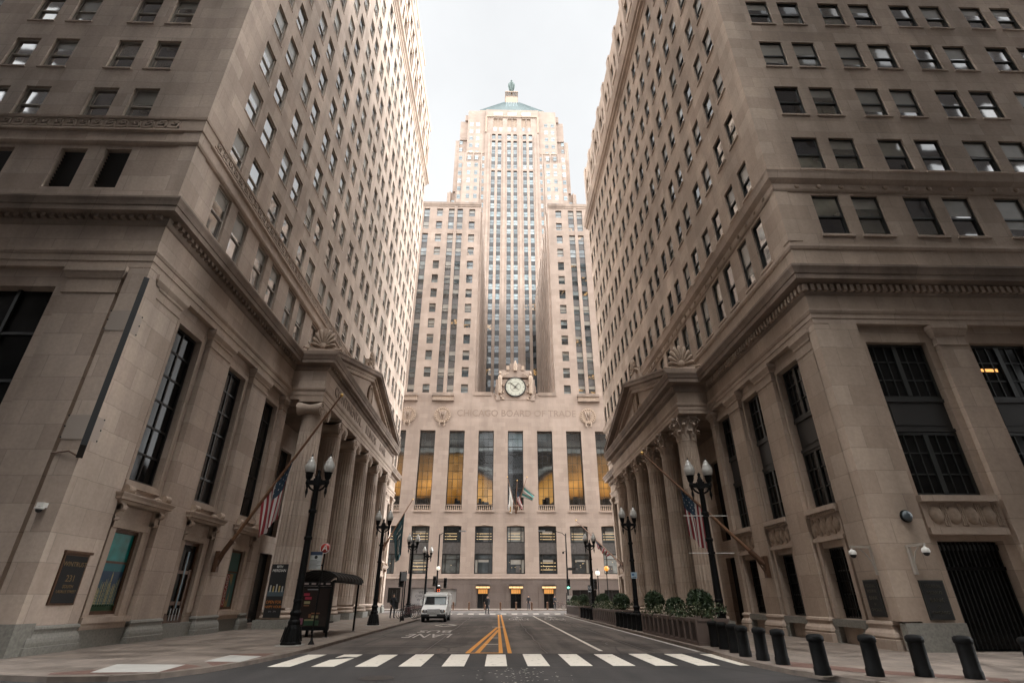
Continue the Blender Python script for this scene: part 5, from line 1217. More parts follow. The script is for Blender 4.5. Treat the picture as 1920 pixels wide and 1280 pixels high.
for z in (4.37-SW, 2.94-SW+.1): mb.tube([(-.86,-.02,z),(.86,-.02,z)],.016,'whitemetal',seg=6); mb.box(-.09,.09,-.16,.12,z-.04,z+.04,'black')
mb.build('banner_rod', lampobj[4])
mb = MB(); mb.box(-.17,.17,-.15,-.13,2.45,2.78,plain('pale_blue_notice',(.32,.42,.5),.5)); mb.box(-.12,.02,-.155,-.15,2.6,2.7,plain('notice_blue',(.05,.12,.25),.5)); mb.box(-.12,.12,-.155,-.15,2.5,2.53,'metal_dark'); mb.build('notice', lampobj[5])
# single-globe lamps and signals at the far crossing
def small_lamp(x, y, h, globe, label):
    t = thing('globe_lamp', label, 'street lamp', (x, y, SW)); mb = MB(); mb.lathe([(.2,0),(.18,.3),(.1,.5),(.07,.8),(.06,h-.5),(.1,h-.45),(.12,h-.28)], 'black', seg=10); mb.build('post', t)
    mb = MB(); mb.ball((0,0,h),.33,globe,14,10,(1,1,1.1)); mb.lathe([(.2,h+.3),(.05,h+.42),(.02,h+.6)],'black',seg=8); mb.build('globe', t)
small_lamp(14.25, 80, 4.6, 'globe_lit', 'single white globe lamp post lit before the granite ground storey')
small_lamp(15.56, 80, 5.2, 'globe_amber', 'single amber glowing globe lamp post before the granite ground storey')
def signal_head(mb, x, y, z, n=3):
    mb.box(x-.17, x+.17, y-.12, y+.14, z-.17*n, z+.17*n, 'blackm')
    for k in range(n):
        zz = z+.17*n-.17-.34*k; mb.lathe([(.13,-.02),(.135,-.2)],'blackm',c=(x,y-.12,zz),axis='y',seg=12,caps=False); mb.lathe([(.12,-.03),(.0005,-.031)],'metal_dark',c=(x,y-.12,zz),axis='y',seg=12,caps=False)
red = plain('lit_red_lens',(.9,.15,.05),.4,emit=(1,.16,.06),estr=1.2); green = plain('lit_green_lens',(.2,.9,.6),.4,emit=(.25,1,.7),estr=1.2); whl = plain('lit_white_lens',(.9,.9,.9),.4,emit=(1,1,1),estr=1)
t = thing('traffic_light', 'tall traffic light mast with a red hand lit, behind the white delivery van', 'traffic light', (-6.75, 63, 0)); mb = MB(); mb.lathe([(.2,0),(.18,.5),(.11,.6),(.09,4),(.07,8.1)], 'black', seg=10); mb.tube([(0,0,8.0),(.5,-.0,8.3),(1.6,0,8.5),(2.4,0,8.45)],.04,'black',seg=6); mb.box(2.2,3.0,-.12,.12,8.38,8.5,'chrome'); mb.build('mast', t)
mb = MB(); signal_head(mb, .25, -.05, 2.45, 2); mb.box(.12,.38,-.2,-.18,2.16,2.4,red); mb.box(.14,.36,-.2,-.18,2.62,2.78,whl); mb.build('walk_signal', t)
mb = MB(); signal_head(mb, .92, .1, 3.0, 3); mb.box(.1,.8,.0,.05,3.1,3.16,'black'); signal_head(mb, -.3, .15, 3.2, 3); mb.build('signal_head', t)
mb = MB(); mb.ball((.05,0,4.5),.22,'globe_lit',10,8); mb.build('globe', t)
t = thing('traffic_light', 'short dark signal post on the left kerb next to the third street lamp', 'traffic light', (-6.75, 41.5, SW)); mb = MB(); mb.lathe([(.15,0),(.1,.2),(.045,.3),(.045,3.2)], 'black', seg=10); mb.build('post', t); mb = MB(); signal_head(mb, -.3, .1, 2.65, 3); mb.build('signal_head', t)
t = thing('traffic_light', 'tall mast with a curved arm and a green arrow lit at the far right corner', 'traffic light', (7.55, 61, SW)); mb = MB(); mb.lathe([(.2,0),(.18,.5),(.11,.6),(.09,4),(.06,7.9)], 'black', seg=10); mb.tube([(0,0,7.6),(-.4,0,7.95),(-1.2,0,8.15),(-2.4,0,8.2)],.035,'black',seg=6); mb.box(-3.1,-2.3,-.1,.1,8.12,8.22,'chrome'); mb.ball((-.35,0,5.9),.12,'black',8,6); mb.bar((0,0,6.1),(-.35,0,6.0),.04,.04,'black'); mb.build('mast', t)
mb = MB(); signal_head(mb, .05, -.15, 2.75, 3); g = 2.42
mb.face([(-.14,-.40,g),(.02,-.40,g+.14),(.02,-.40,g-.14)], green); mb.box(.0,.16,-.4,-.39,g-.045,g+.045,green); mb.build('signal_head', t)
mb = MB(); mb.box(.1,1.25,-.03,.0,4.12,4.38,'metal_dark'); mb.box(.95,1.22,-.035,-.03,4.16,4.34,'chrome'); mb.box(-.1,.35,-.16,-.13,1.35,1.65,'screen'); mb.build('street_sign', t)
t = thing('traffic_light', 'double signal post with white walk lights behind the farthest planters', 'traffic light', (9.9, 60.2, SW)); mb = MB(); mb.lathe([(.15,0),(.1,.2),(.05,.3),(.05,3.4)], 'black', seg=10); mb.build('post', t); mb = MB(); signal_head(mb, -.15, -.1, 2.3, 2); mb.box(-.26,-.04,-.25,-.22,2.36,2.55,whl); mb.box(-.26,-.04,-.25,-.22,2.02,2.22,whl); signal_head(mb, .5, .1, 2.75, 3); mb.build('signal_head', t)
t = thing('sign_post', 'thin dark post standing at the end of the farthest planter', 'sign post', (6.95, 57.6, SW)); mb = MB(); mb.lathe([(.06,0),(.04,1.9)], 'black', seg=8); mb.box(-.05,.32,-.03,.03,.1,1.1,'blackm'); mb.build('post', t)
t = thing('sign_post', 'slim kerbside sign post between the second street lamp and the van', 'sign post', (-6.55, 39.5, SW)); mb = MB(); mb.lathe([(.035,0),(.03,3.1)], 'black', seg=8); mb.build('post', t); mb = MB(); mb.box(-.2,.2,-.04,-.02,2.5,3.05,'chrome'); mb.build('sign_plate', t)

# ================================================================== bollards
def make_bollard():
    mb = MB(); mb.lathe([(.165,0),(.165,.14),(.152,.17),(.148,.61),(.152,.62),(.168,.635),(.17,.69),(.163,.725),(.12,.755),(.04,.765)], 'black', seg=22)
    mb.lathe([(.2,.0),(.2,.014),(.001,.016)], 'kerb', seg=22, caps=False)
    return mb.mesh('bollard')
BOL = make_bollard()
bl = [(6.82,12.5,'stocky black bollard at the kerb bend, in front of the right corner pilaster'),(7.78,12.28,'stocky black bollard in front of the east corner, second in the row curving right'),(8.75,12.2,'stocky black bollard before the side doorway wall plaque, third in the row curving right'),(9.5,11.85,'stocky black bollard in front of the iron gate, fourth in the row curving right'),(10.5,11.45,'stocky black bollard at the right picture edge, last in the row curving right'),
      (6.92,14.4,'stocky black bollard on red paving, first of the close set up the right kerb'),(6.86,15.3,'stocky black bollard on the red paving, second of the close set up the right kerb'),(6.82,16.25,'stocky black bollard on the red paving, third of the close set up the right kerb'),
      (6.98,17.3,'stocky black bollard just before the near street lamp on the right'),(7.1,18.4,'stocky black bollard between the near right lamp and the near planter'),(7.2,19.4,'stocky black bollard touching the near end of the closest planter')]
brn = random.Random(2)
for x, y, lb in bl:
    o = link('bollard', BOL, None, (x,y,SW-.004), brn.uniform(0,6), lb, 'bollard', 'black bollards curving along the right kerb'); o.rotation_euler.x = brn.uniform(-.018,.018); o.rotation_euler.y = brn.uniform(-.018,.018)
for k in range(6): link('bollard', BOL, None, (6.92-.02*k, 28.3+.86*k, SW), 0, 'stocky black bollard in the tight row of six between the first and second planters', 'bollard', 'six bollards between the first two planters')
for k in range(4): link('bollard', BOL, None, (6.85, 42.2+1.5*k, SW), 0, 'stocky black bollard in the far row between the second and third planters', 'bollard', 'far bollards between the last two planters')
mb = MB(); mb.lathe([(.13,0),(.12,.8),(.14,.82),(.12,.92),(.02,.95)], 'bronze', seg=12); PB = mb.mesh('bollard')
for k in range(8): link('bollard', PB, None, (-8.2+2.15*k, 79.0, SW), 0, 'slim brown bollard on the far pavement in front of the lit entrances', 'bollard', 'slim bollards before the tower entrances')

# ================================================================== planters with shrubs
def leafcloud(mb, c, r, n, size, m, rnd, sc=(1,1,1), shell=.75):
    lob = [(Vector((rnd.gauss(0,1), rnd.gauss(0,1), rnd.gauss(0,1))).normalized(), rnd.uniform(-.13,.16)) for _ in range(14)]
    for _ in range(n):
        d = Vector((rnd.gauss(0,1), rnd.gauss(0,1), rnd.gauss(0,1))).normalized(); q = shell+(1-shell)*rnd.random()
        q *= 1+sum(a*max(0, d.dot(e))**6 for e, a in lob)
        if rnd.random() < .12: q *= 1.06+.06*rnd.random()
        p = Vector((c[0]+d.x*r*q*sc[0], c[1]+d.y*r*q*sc[1], c[2]+d.z*r*q*sc[2]))
        t = Vector((rnd.gauss(0,1), rnd.gauss(0,1), rnd.gauss(0,1))).normalized(); a = d.cross(t).normalized(); b = (d*.5+t).cross(a).normalized(); s = size*rnd.uniform(.6,1.3)
        mb.face([p-a*s*.5, p+b*s, p+a*s*.5, p-b*s*.7], m)
def make_planter(y0, y1, label, balls, seed):
    x0, x1 = 6.85, 7.95; rnd = random.Random(seed)
    t = thing('planter', label, 'planter', ((x0+x1)/2, (y0+y1)/2, SW), group='planters lining the right kerb'); O = rel(t,0,0,0)
    mb = MB(); mb.box(x0,x1,y0,y1,SW+.02,SW+.9,'planter'); mb.box(x0-.03,x1+.03,y0-.03,y1+.03,SW+.84,SW+.93,'planter'); mb.box(x0-.04,x1+.04,y0-.04,y1+.04,SW,SW+.12,'planter'); mb.build('box', t, O)
    mb = MB(); n = int((y1-y0)/.62); w = (y1-y0)/n
    for k in range(n):
        a = y0+k*w+.09; b = y0+(k+1)*w-.09
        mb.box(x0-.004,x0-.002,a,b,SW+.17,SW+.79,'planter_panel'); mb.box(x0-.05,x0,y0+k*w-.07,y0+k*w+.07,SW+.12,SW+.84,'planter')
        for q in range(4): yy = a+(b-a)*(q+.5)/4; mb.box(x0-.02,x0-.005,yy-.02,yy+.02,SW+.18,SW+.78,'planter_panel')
    mb.box(x0-.05,x0,y1-.14,y1,SW+.12,SW+.84,'planter'); mb.build('ribbed_panel', t, O); t.scale = (1,1,.86)
    # underplanting: pale blossoms over low foliage
    mb = MB(); L = y1-y0
    for k in range(int(L*8)):
        c = (rnd.uniform(x0-.02,x1), y0+rnd.random()*L, SW+.86+rnd.random()*(.34 if .25 < (c_ := rnd.random()) < .8 else .12)); leafcloud(mb, c, .25, 34, .06, 'leaf2' if rnd.random() < .6 else 'leaf', rnd, (1,1,.8), .3)
    for k in range(int(L*40)):
        c = Vector((rnd.uniform(x0-.14,x1), y0-.1+rnd.random()*(L+.2), SW+.74+rnd.random()*.48)); s = rnd.uniform(.009,.022)
        mb.ball(c, s, 'flower', 5, 3)
    mb.build('flower_bed', None, (0,0,0), label='low bed of cream blossoms and olive leaves filling the '+label.split(' planter')[0]+' planter', cat='flower bed', kind='stuff')
    for (by, r, z, lb) in balls:
        s = thing('shrub', lb, 'shrub', (7.42, by, SW+.82), group='clipped shrubs in the planters')
        mb = MB(); leafcloud(mb, (0,0,z), r, int(5200*r*r/.4), .055, 'leaf', rnd, (1,1,.92), .78); leafcloud(mb, (0,0,z), r*.82, 700, .09, 'leaf', rnd, (1,1,.92), .8)
        mb.build('foliage', s); mb = MB(); mb.tube([(0,0,-.05),(.03,.02,z)],[.05,.03],'bronze',seg=7); mb.build('stem', s)
make_planter(19.9, 27.3, 'mauve brown ribbed planter nearest the camera, behind the close bollards', [(20.9,.45,.46,'big round clipped shrub at the near end of the closest planter'),(27.0,.43,.5,'round clipped shrub at the far end of the closest planter'),(23.9,.36,.3,'low dark shrub between the two round ones in the closest planter')], 5)
make_planter(33.4, 41.2, 'mauve brown ribbed planter in the middle of the row, past the six bollards', [(34.3,.46,.45,'round clipped shrub at the near end of the middle planter'),(40.3,.44,.45,'round clipped shrub at the far end of the middle planter')], 6)
make_planter(48.5, 56.5, 'mauve brown ribbed planter farthest from the camera, near the crossing', [(49.5,.46,.45,'round clipped shrub at the near end of the farthest planter'),(54.8,.42,.42,'round clipped shrub at the far end of the farthest planter')], 8)

# ================================================================== bus shelter and stop signs
t = thing('bus_shelter', 'black bus shelter with a curved roof and an advertising end panel', 'bus shelter', (-7.55, 25.8, SW)); O = rel(t,0,0,0)
y0, y1, xa, xb = 24.1, 28.4, -8.25, -6.9
mb = MB(); n = 10
for s in range(n):
    a0, a1 = PI*s/n, PI*(s+1)/n
    def pt(a, y, e=0): return ((xa+xb)/2-math.cos(a)*(.82+e), y, 2.2+math.sin(a)*(.36+e))
    mb.face([pt(a0,y0-.15),pt(a1,y0-.15),pt(a1,y1+.15),pt(a0,y1+.15)],'blackm',True); mb.face([pt(a0,y0-.15,.03),pt(a1,y0-.15,.03),pt(a1,y1+.15,.03),pt(a0,y1+.15,.03)],'black',True)
    mb.face([pt(a0,y0-.15),pt(a1,y0-.15),pt(a1,y0-.15,.03),pt(a0,y0-.15,.03)],'black')
for k in range(9):
    y = y0-.13+k*(y1-y0+.26)/8; mb.tube([pt(PI*s/10,y,.02) for s in range(11)],.03,'black',seg=5)
mb.box(xa-.12,xa-.0,y0-.15,y1+.15,2.12,2.22,'black'); mb.box(xb,xb+.12,y0-.15,y1+.15,2.12,2.22,'black'); mb.build('roof', t, O)
mb = MB(); mb.box(xa,xb,y0-.06,y0+.1,.36,1.98,'black'); mb.box(xa,xb,y0-.05,y0+.09,1.99,2.16,'black')
mb.box(xa+.1,xb-.1,y0-.075,y0-.06,.5,1.9,plain('dark_advert',(.022,.016,.014),.15)); mb.build('advert_panel', t, O)
mb = MB(); pk = plain('advert_pink',(.22,.012,.03),.4); yl = plain('advert_cream',(.20,.18,.09),.4); gr = plain('advert_green',(.012,.04,.016),.4); am = plain('advert_orange',(.15,.06,.02),.4)
def adb(x0,x1,z0,z1,m,e=.001): mb.box(xa+x0,xa+x1,y0-.078-e,y0-.0755,z0,z1,m)
adb(.18,.42,1.62,1.72,pk); adb(.25,.52,1.48,1.58,red if False else pk,.002); adb(.24,.48,1.32,1.42,yl); adb(.24,.46,1.24,1.28,am); adb(.12,.3,.58,.8,plain('advert_rose',(.15,.05,.075),.4)); adb(.35,.95,.54,.72,gr); adb(.62,.9,.80,.9,yl); adb(.6,.95,.95,1.0,am); adb(.5,.6,.82,.95,am); adb(.36,.8,.72,.76,yl,.003); adb(.3,.75,1.84,1.87,plain('advert_grey',(.2,.2,.2),.4))
for k in range(4): mb.box(xa+.12+k*.3,xa+.3+k*.3,y0-.056,y0-.05,2.04,2.11,plain('route_plate_%d' % k,(.22,.17,.16),.5))
mb.build('advert_print', t, O)
mb = MB()
for x, y in ((xa+.05,y0),(xb-.05,y0),(xa+.05,y1),(xb-.02,y1),(xa+.05,(y0+y1)/2)): mb.box(x-.04,x+.04,y-.04,y+.04,SW,2.2,'black'); mb.box(x-.09,x+.09,y-.09,y+.09,SW,SW+.03,'chrome')
mb.build('frame', t, O)
mb = MB(); mb.face([(xa+.03,y0+.1,.4),(xa+.03,y1,.4),(xa+.03,y1,2.0),(xa+.03,y0+.1,2.0)],'clear'); mb.build('glass_back', t, O)
mb = MB(); mb.box(xa+.12,xa+.5,y0+.5,y1-.6,.5,.56,'black'); mb.box(xa+.2,xa+.3,y0+.8,y0+.9,SW,.5,'black'); mb.box(xa+.2,xa+.3,y1-1,y1-.9,SW,.5,'black'); mb.build('bench', t, O)
t = thing('bus_stop_sign', 'bus stop post with a round red letter A above a route timetable board', 'sign post', (-6.45, 20.75, SW)); 
mb = MB(); mb.tube([(-.02,0,0),(0,0,3.3)],.028,'black',seg=8); mb.lathe([(.12,0),(.05,.12),(.03,.2)],'black',seg=10); mb.build('post', t)
mb = MB(); mb.lathe([(.19,-.02),(.19,-.05),(.0005,-.051)],plain('sign_red',(.30,.018,.012),.4),c=(0,0,3.1),axis='y',seg=28,caps=False); mb.lathe([(.185,-.052),(.165,-.0525)],'whitemetal',c=(0,0,3.1),axis='y',seg=28,caps=False); d = mb.build('round_sign', t)
text_mesh('sign_letter', 'A', .3, 'whitemetal', .003, parent=d, loc=(0,-.056,3.1), rot=(PI/2,0,0))
mb = MB(); mb.box(-.5,-.06,-.05,-.03,2.38,2.98,plain('timetable_grey',(.36,.37,.36),.5)); mb.box(-.5,-.06,-.053,-.05,2.86,2.98,plain('timetable_navy',(.02,.035,.07),.5)); mb.lathe([(.06,-.052),(.0005,-.0525)],'blackm',c=(-.28,0,2.79),axis='y',seg=16,caps=False)
for k in range(7): mb.box(-.47,-.47+.25+.13*((k*7) % 3)/2,-.053,-.05,2.42+k*.042,2.435+k*.042,'spandrel')
mb.box(-.1,.0,-.04,-.02,2.5,2.54,'black'); mb.build('timetable_board', t)

# ================================================================== delivery van
t = thing('delivery_van', 'white boxy delivery van parked at the left kerb, facing the camera', 'van', (-4.55, 43.5, 0)); W = .93; t.scale = (.94, 1, .94)
mb = MB()
side = [(-2.2,.42),(-2.22,.62),(-2.16,.86),(-1.5,1.06),(-1.28,1.12),(-.92,1.78),(-.82,1.86),(2.15,1.9),(2.2,1.8),(2.2,.4)]
vs = [(-W,y,z) for y,z in side]+[(W,y,z) for y,z in side]; n = len(side)
mb.raw(vs, [tuple(range(n))[::-1], tuple(range(n,2*n))]+[(i,(i+1)%n,(i+1)%n+n,i+n) for i in range(n)], 'white')
mb.box(-W-.02,W+.02,-.95,2.22,1.84,1.9,'white'); mb.box(-W+.06,W-.06,-.7,2.1,1.9,2.02,'white'); mb.box(-W+.02,W-.02,-2.2,2.1,.25,.44,'blackm'); mb.box(-W,W,-1.12,-1.0,1.78,1.86,'white')
body = mb.build('body', t); mod = body.modifiers.new('bevel','BEVEL'); mod.width = .035; mod.segments = 2
mb = MB(); gl = plain('windscreen_glass',(.10,.13,.135),.06,0,.9)
def onshield(u, v, e=.012): a = Vector((0,-1.265,1.15)); b = Vector((0,-.94,1.745)); p = a.lerp(b,v); return (u, p.y-e, p.z+e*.5)
mb.face([onshield(-.8,.03),onshield(.8,.03),onshield(.76,.97),onshield(-.76,.97)], gl); mb.face([onshield(-.8,.03,.02),onshield(-.05,.03,.02),onshield(-.12,.9,.02),onshield(-.72,.9,.02)], 'glassD')
for a, b in ((-.84,-.79),(.79,.84)): mb.face([onshield(a,0,.022),onshield(b,0,.022),onshield(b-.03,1,.022),onshield(a+.03 if a < 0 else a-.03,1,.022)],'blackm')
for x in (-.35,.4): mb.bar(onshield(x,.0,.03),onshield(x+.28,.12,.03),.02,.02,'blackm')
mb.build('windscreen', t)
for s in (-1,1):
    mb = MB(); x = s*(W+.006); mb.face([(x,-1.05,1.2),(x,-.2,1.2),(x,-.2,1.72),(x,-.82,1.72)], gl); mb.build('side_window', t)
    mb = MB(); mb.box(s*W,s*(W+.16),-1.24,-1.2,1.35,1.4,'blackm'); a,b = sorted((s*(W+.10),s*(W+.26))); mb.box(a,b,-1.32,-1.22,1.12,1.52,'white'); mb.box(a+.02,b-.02,-1.215,-1.2,1.16,1.48,'chrome'); mb.build('mirror', t)
    mb = MB(); mb.lathe([(.10,0),(.10,-.03),(.07,-.05),(.001,-.05)],'chrome',c=(s*.66,-2.2,.72),axis='y',seg=14); mb.box(s*.66-.16,s*.66+.16,-2.215,-2.19,.6,.84,'spandrel'); mb.build('headlight', t)
    mb = MB(); a,b = sorted((s*.78,s*.86)); mb.box(a,b,-2.21,-2.18,.62,.78,'globe_amber' if False else plain('amber_lens',(.4,.16,.02),.3)); mb.build('turn_signal', t)
    for y in (-1.45, 1.35):
        mb = MB(); mb.lathe([(.2,-.1),(.32,-.11),(.345,-.07),(.345,.07),(.32,.11),(.2,.1)],'rubber',axis='x',seg=22); w = mb.build('wheel', t, (s*(W-.09),y,.345)); mb = MB(); mb.lathe([(.2,s*.06),(.17,s*.09),(.06,s*.1),(.001,s*.11)],'chrome',axis='x',seg=18,caps=False); mb.build('rim', w)
        mb = MB(); 
mb = MB(); mb.box(-.48,.48,-2.235,-2.2,.58,.88,'spandrel')
for k in range(5): mb.box(-.46,.46,-2.25,-2.2,.6+k*.056,.625+k*.056,'white')
mb.build('grille', t)
mb = MB(); mb.box(-W,W,-2.32,-2.18,.40,.54,'spandrelD'); mb.box(-.28,.28,-2.33,-2.3,.42,.52,'screen'); mb.build('bumper', t)

# ================================================================== people
def person(x, y, face, label, pose, coat='cloth', legs='jean', bag=None):
    t = thing('person', label, 'person', (x, y, SW if pose.get('kerb', True) else 0), face)
    st = pose.get('stride', .12); H = 1.74
    J = {'pel':(0,0,.94),'wa':(0,.0,1.08),'ch':(0,-.01,1.32),'nk':(0,-.02,1.48),'hd':(0,-.035,1.56),'ht':(0,-.03,1.70)}
    E = [('pel','wa'),('wa','ch'),('ch','nk'),('nk','hd'),('hd','ht')]
    R = {'pel':.155,'wa':.15,'ch':.185,'nk':.06,'hd':.09,'ht':.075}
    for s, nm in ((-1,'l'),(1,'r')):
        f = st*s*pose.get('lead',1)
        J.update({nm+'hip':(s*.10,0,.90),nm+'kn':(s*.105,-f*.6-.02,.49),nm+'an':(s*.11,-f*.9+.03,.085),nm+'to':(s*.13,-f*.9-.15,.04)})
        R.update({nm+'hip':.105,nm+'kn':.07,nm+'an':.05,nm+'to':.042})
        E += [('pel',nm+'hip'),(nm+'hip',nm+'kn'),(nm+'kn',nm+'an'),(nm+'an',nm+'to')]
        ar = pose.get('arm_'+nm, 0); 
        J.update({nm+'sh':(s*.19,-.01,1.40),nm+'el':(s*.25,.04-.05*ar,1.13),nm+'wr':(s*(.24-.08*ar),-.06-.24*ar+f*.5,.88+.22*ar)})
        R.update({nm+'sh':.08,nm+'el':.055,nm+'wr':.045}); E += [('ch',nm+'sh'),(nm+'sh',nm+'el'),(nm+'el',nm+'wr')]
        w = J[nm+'wr']; J[nm+'pa'] = (w[0],w[1]-.02,w[2]-.08); R[nm+'pa'] = .034; E += [(nm+'wr',nm+'pa')]
        for k in range(4): J[nm+'f%d'%k] = (w[0]-s*.0+(.0), w[1]-.05+.022*k, w[2]-.165+.008*abs(k-1.4)); R[nm+'f%d'%k] = .010; E += [(nm+'pa',nm+'f%d'%k)]
        J[nm+'th'] = (w[0]-s*.03, w[1]-.06, w[2]-.11); R[nm+'th'] = .011; E += [(nm+'pa',nm+'th')]
    keys = list(J); me = bpy.data.meshes.new('tmp'); me.from_pydata([J[k] for k in keys], [(keys.index(a), keys.index(b)) for a, b in E], [])
    o = bpy.data.objects.new('tmp', me); COL.objects.link(o); md = o.modifiers.new('s','SKIN'); md.use_smooth_shade = True
    for i, k in enumerate(keys):
        d = me.skin_vertices[0].data[i]; d.radius = (R[k], R[k]*(.75 if k in ('pel','wa','ch') else 1)); d.use_root = (k == 'pel')
    o.modifiers.new('d','SUBSURF').levels = 1; o.modifiers['d'].render_levels = 1
    dg = bpy.context.evaluated_depsgraph_get(); m2 = bpy.data.meshes.new_from_object(o.evaluated_get(dg)); bpy.data.objects.remove(o); m2.name = 'body'
    m2.materials.clear()
    for mm in ('skin', coat, legs, 'blackm'): m2.materials.append(M[mm])
    for p in m2.polygons:
        z = p.center.z; hand = abs(p.center.x) > .13 and z < J['lwr'][2]+.0 and z > .68 and abs(p.center.x) > .15
        p.material_index = 0 if z > 1.49 or hand else (3 if z < .1 else (2 if z < .86 else 1)); p.use_smooth = True
    link('body', m2, t)
    mb = MB(); mb.ball((0,-.02,1.65),.105,'hair',12,9,(.95,1.05,1.0)); hb = mb.build('hair', t)
    for v in hb.data.vertices:
        if v.co.y < -.075 and v.co.z < 1.69: v.co.y = -.06
    mb = MB(); mb.ball((0,-.125,1.61),.018,'skin',6,5,(1,1,1.5)); 
    for s in (-1,1): mb.ball((s*.032,-.112,1.64),.010,'blackm',6,4); mb.ball((s*.092,-.02,1.62),.024,'skin',6,5,(.5,1,1.4))
    mb.box(-.025,.025,-.122,-.115,1.565,1.572,'bronze'); mb.build('face', t)
    mb = MB(); mb.lathe([(.20,.80),(.205,.95),(.19,1.1)],coat,seg=14,caps=False)
    ob = mb.build('coat_skirt', t, (0,.0,0)); ob.scale = (1,.75,1)
    if bag: mb = MB(); mb.box(bag-.1 if bag > 0 else bag-.1, bag+.1, -.13,.2,.62,1.2,'blackm'); mb.tube([(bag,0,1.15),(0,.0,1.47)],.015,'blackm',seg=5); mb.build('bag', t)
    return t
person(-8.3, 46.0, .5, 'person in a black coat with a dark bag walking on the left pavement', {'stride':.14,'arm_l':.25}, bag=.3)
person(-1.1, 62.0, .25, 'person in dark clothes crossing the street ahead, before the left lit entrance', {'stride':.2,'kerb':False,'arm_r':.7})
person(4.25, 78.6, -.2, 'person in dark clothes standing on the far pavement between two entrances', {'stride':.05,'arm_r':.6,'arm_l':.5})
person(7.9, 79.4, .6, 'person in dark clothes leaning by a bicycle before the right entrance', {'stride':.05,'arm_r':.9,'arm_l':.9})
# ================================================================== bicycles
def make_bike(label, group=None):
    t = thing('bicycle', label, 'bicycle', group=group); fr = plain('bike_frame',(.05,.012,.012),.4)
    for y in (-.52,.52):
        mb = MB(); mb.tube([(0,y+.33*math.cos(2*PI*k/22),.34+.33*math.sin(2*PI*k/22)) for k in range(23)],.018,'rubber',seg=6,caps=False)
        for k in range(8): a = PI*k/8; mb.tube([(0,y-.32*math.cos(a),.34-.32*math.sin(a)),(0,y+.32*math.cos(a),.34+.32*math.sin(a))],.003,'chrome',seg=3)
        mb.build('wheel', t)
    mb = MB()
    for a, b in (((0,.52,.34),(0,.1,.3)),((0,.1,.3),(0,-.36,.82)),((0,.22,.82),(0,.1,.3)),((0,.2,.76),(0,-.36,.8)),((0,.52,.34),(0,.2,.74)),((0,-.52,.34),(0,-.36,.95))): mb.tube([a,b],.02,fr,seg=6)
    mb.tube([(-.26,-.3,1.02),(-.1,-.38,.98),(.1,-.38,.98),(.26,-.3,1.02)],.014,'blackm',seg=5); mb.build('frame', t)
    mb = MB(); mb.ball((0,.25,.88),.1,'blackm',8,5,(.7,1.3,.4)); mb.build('saddle', t)
    return t
B0 = make_bike('dark red framed bicycle in the kerbside rack beside the white delivery van', 'bicycles racked beside the van')
for k in range(6):
    b = B0 if k == 0 else copy_tree(B0); b.location = (-6.9, 44.6+1.0*k, SW); b.rotation_euler = (0,0,PI/2+.25)
b = copy_tree(B0); b['label'] = 'bicycle held by a person before the right lit entrance'; del b['group']; b.location = (8.6, 79.2, SW); b.rotation_euler = (0,0,PI/2)

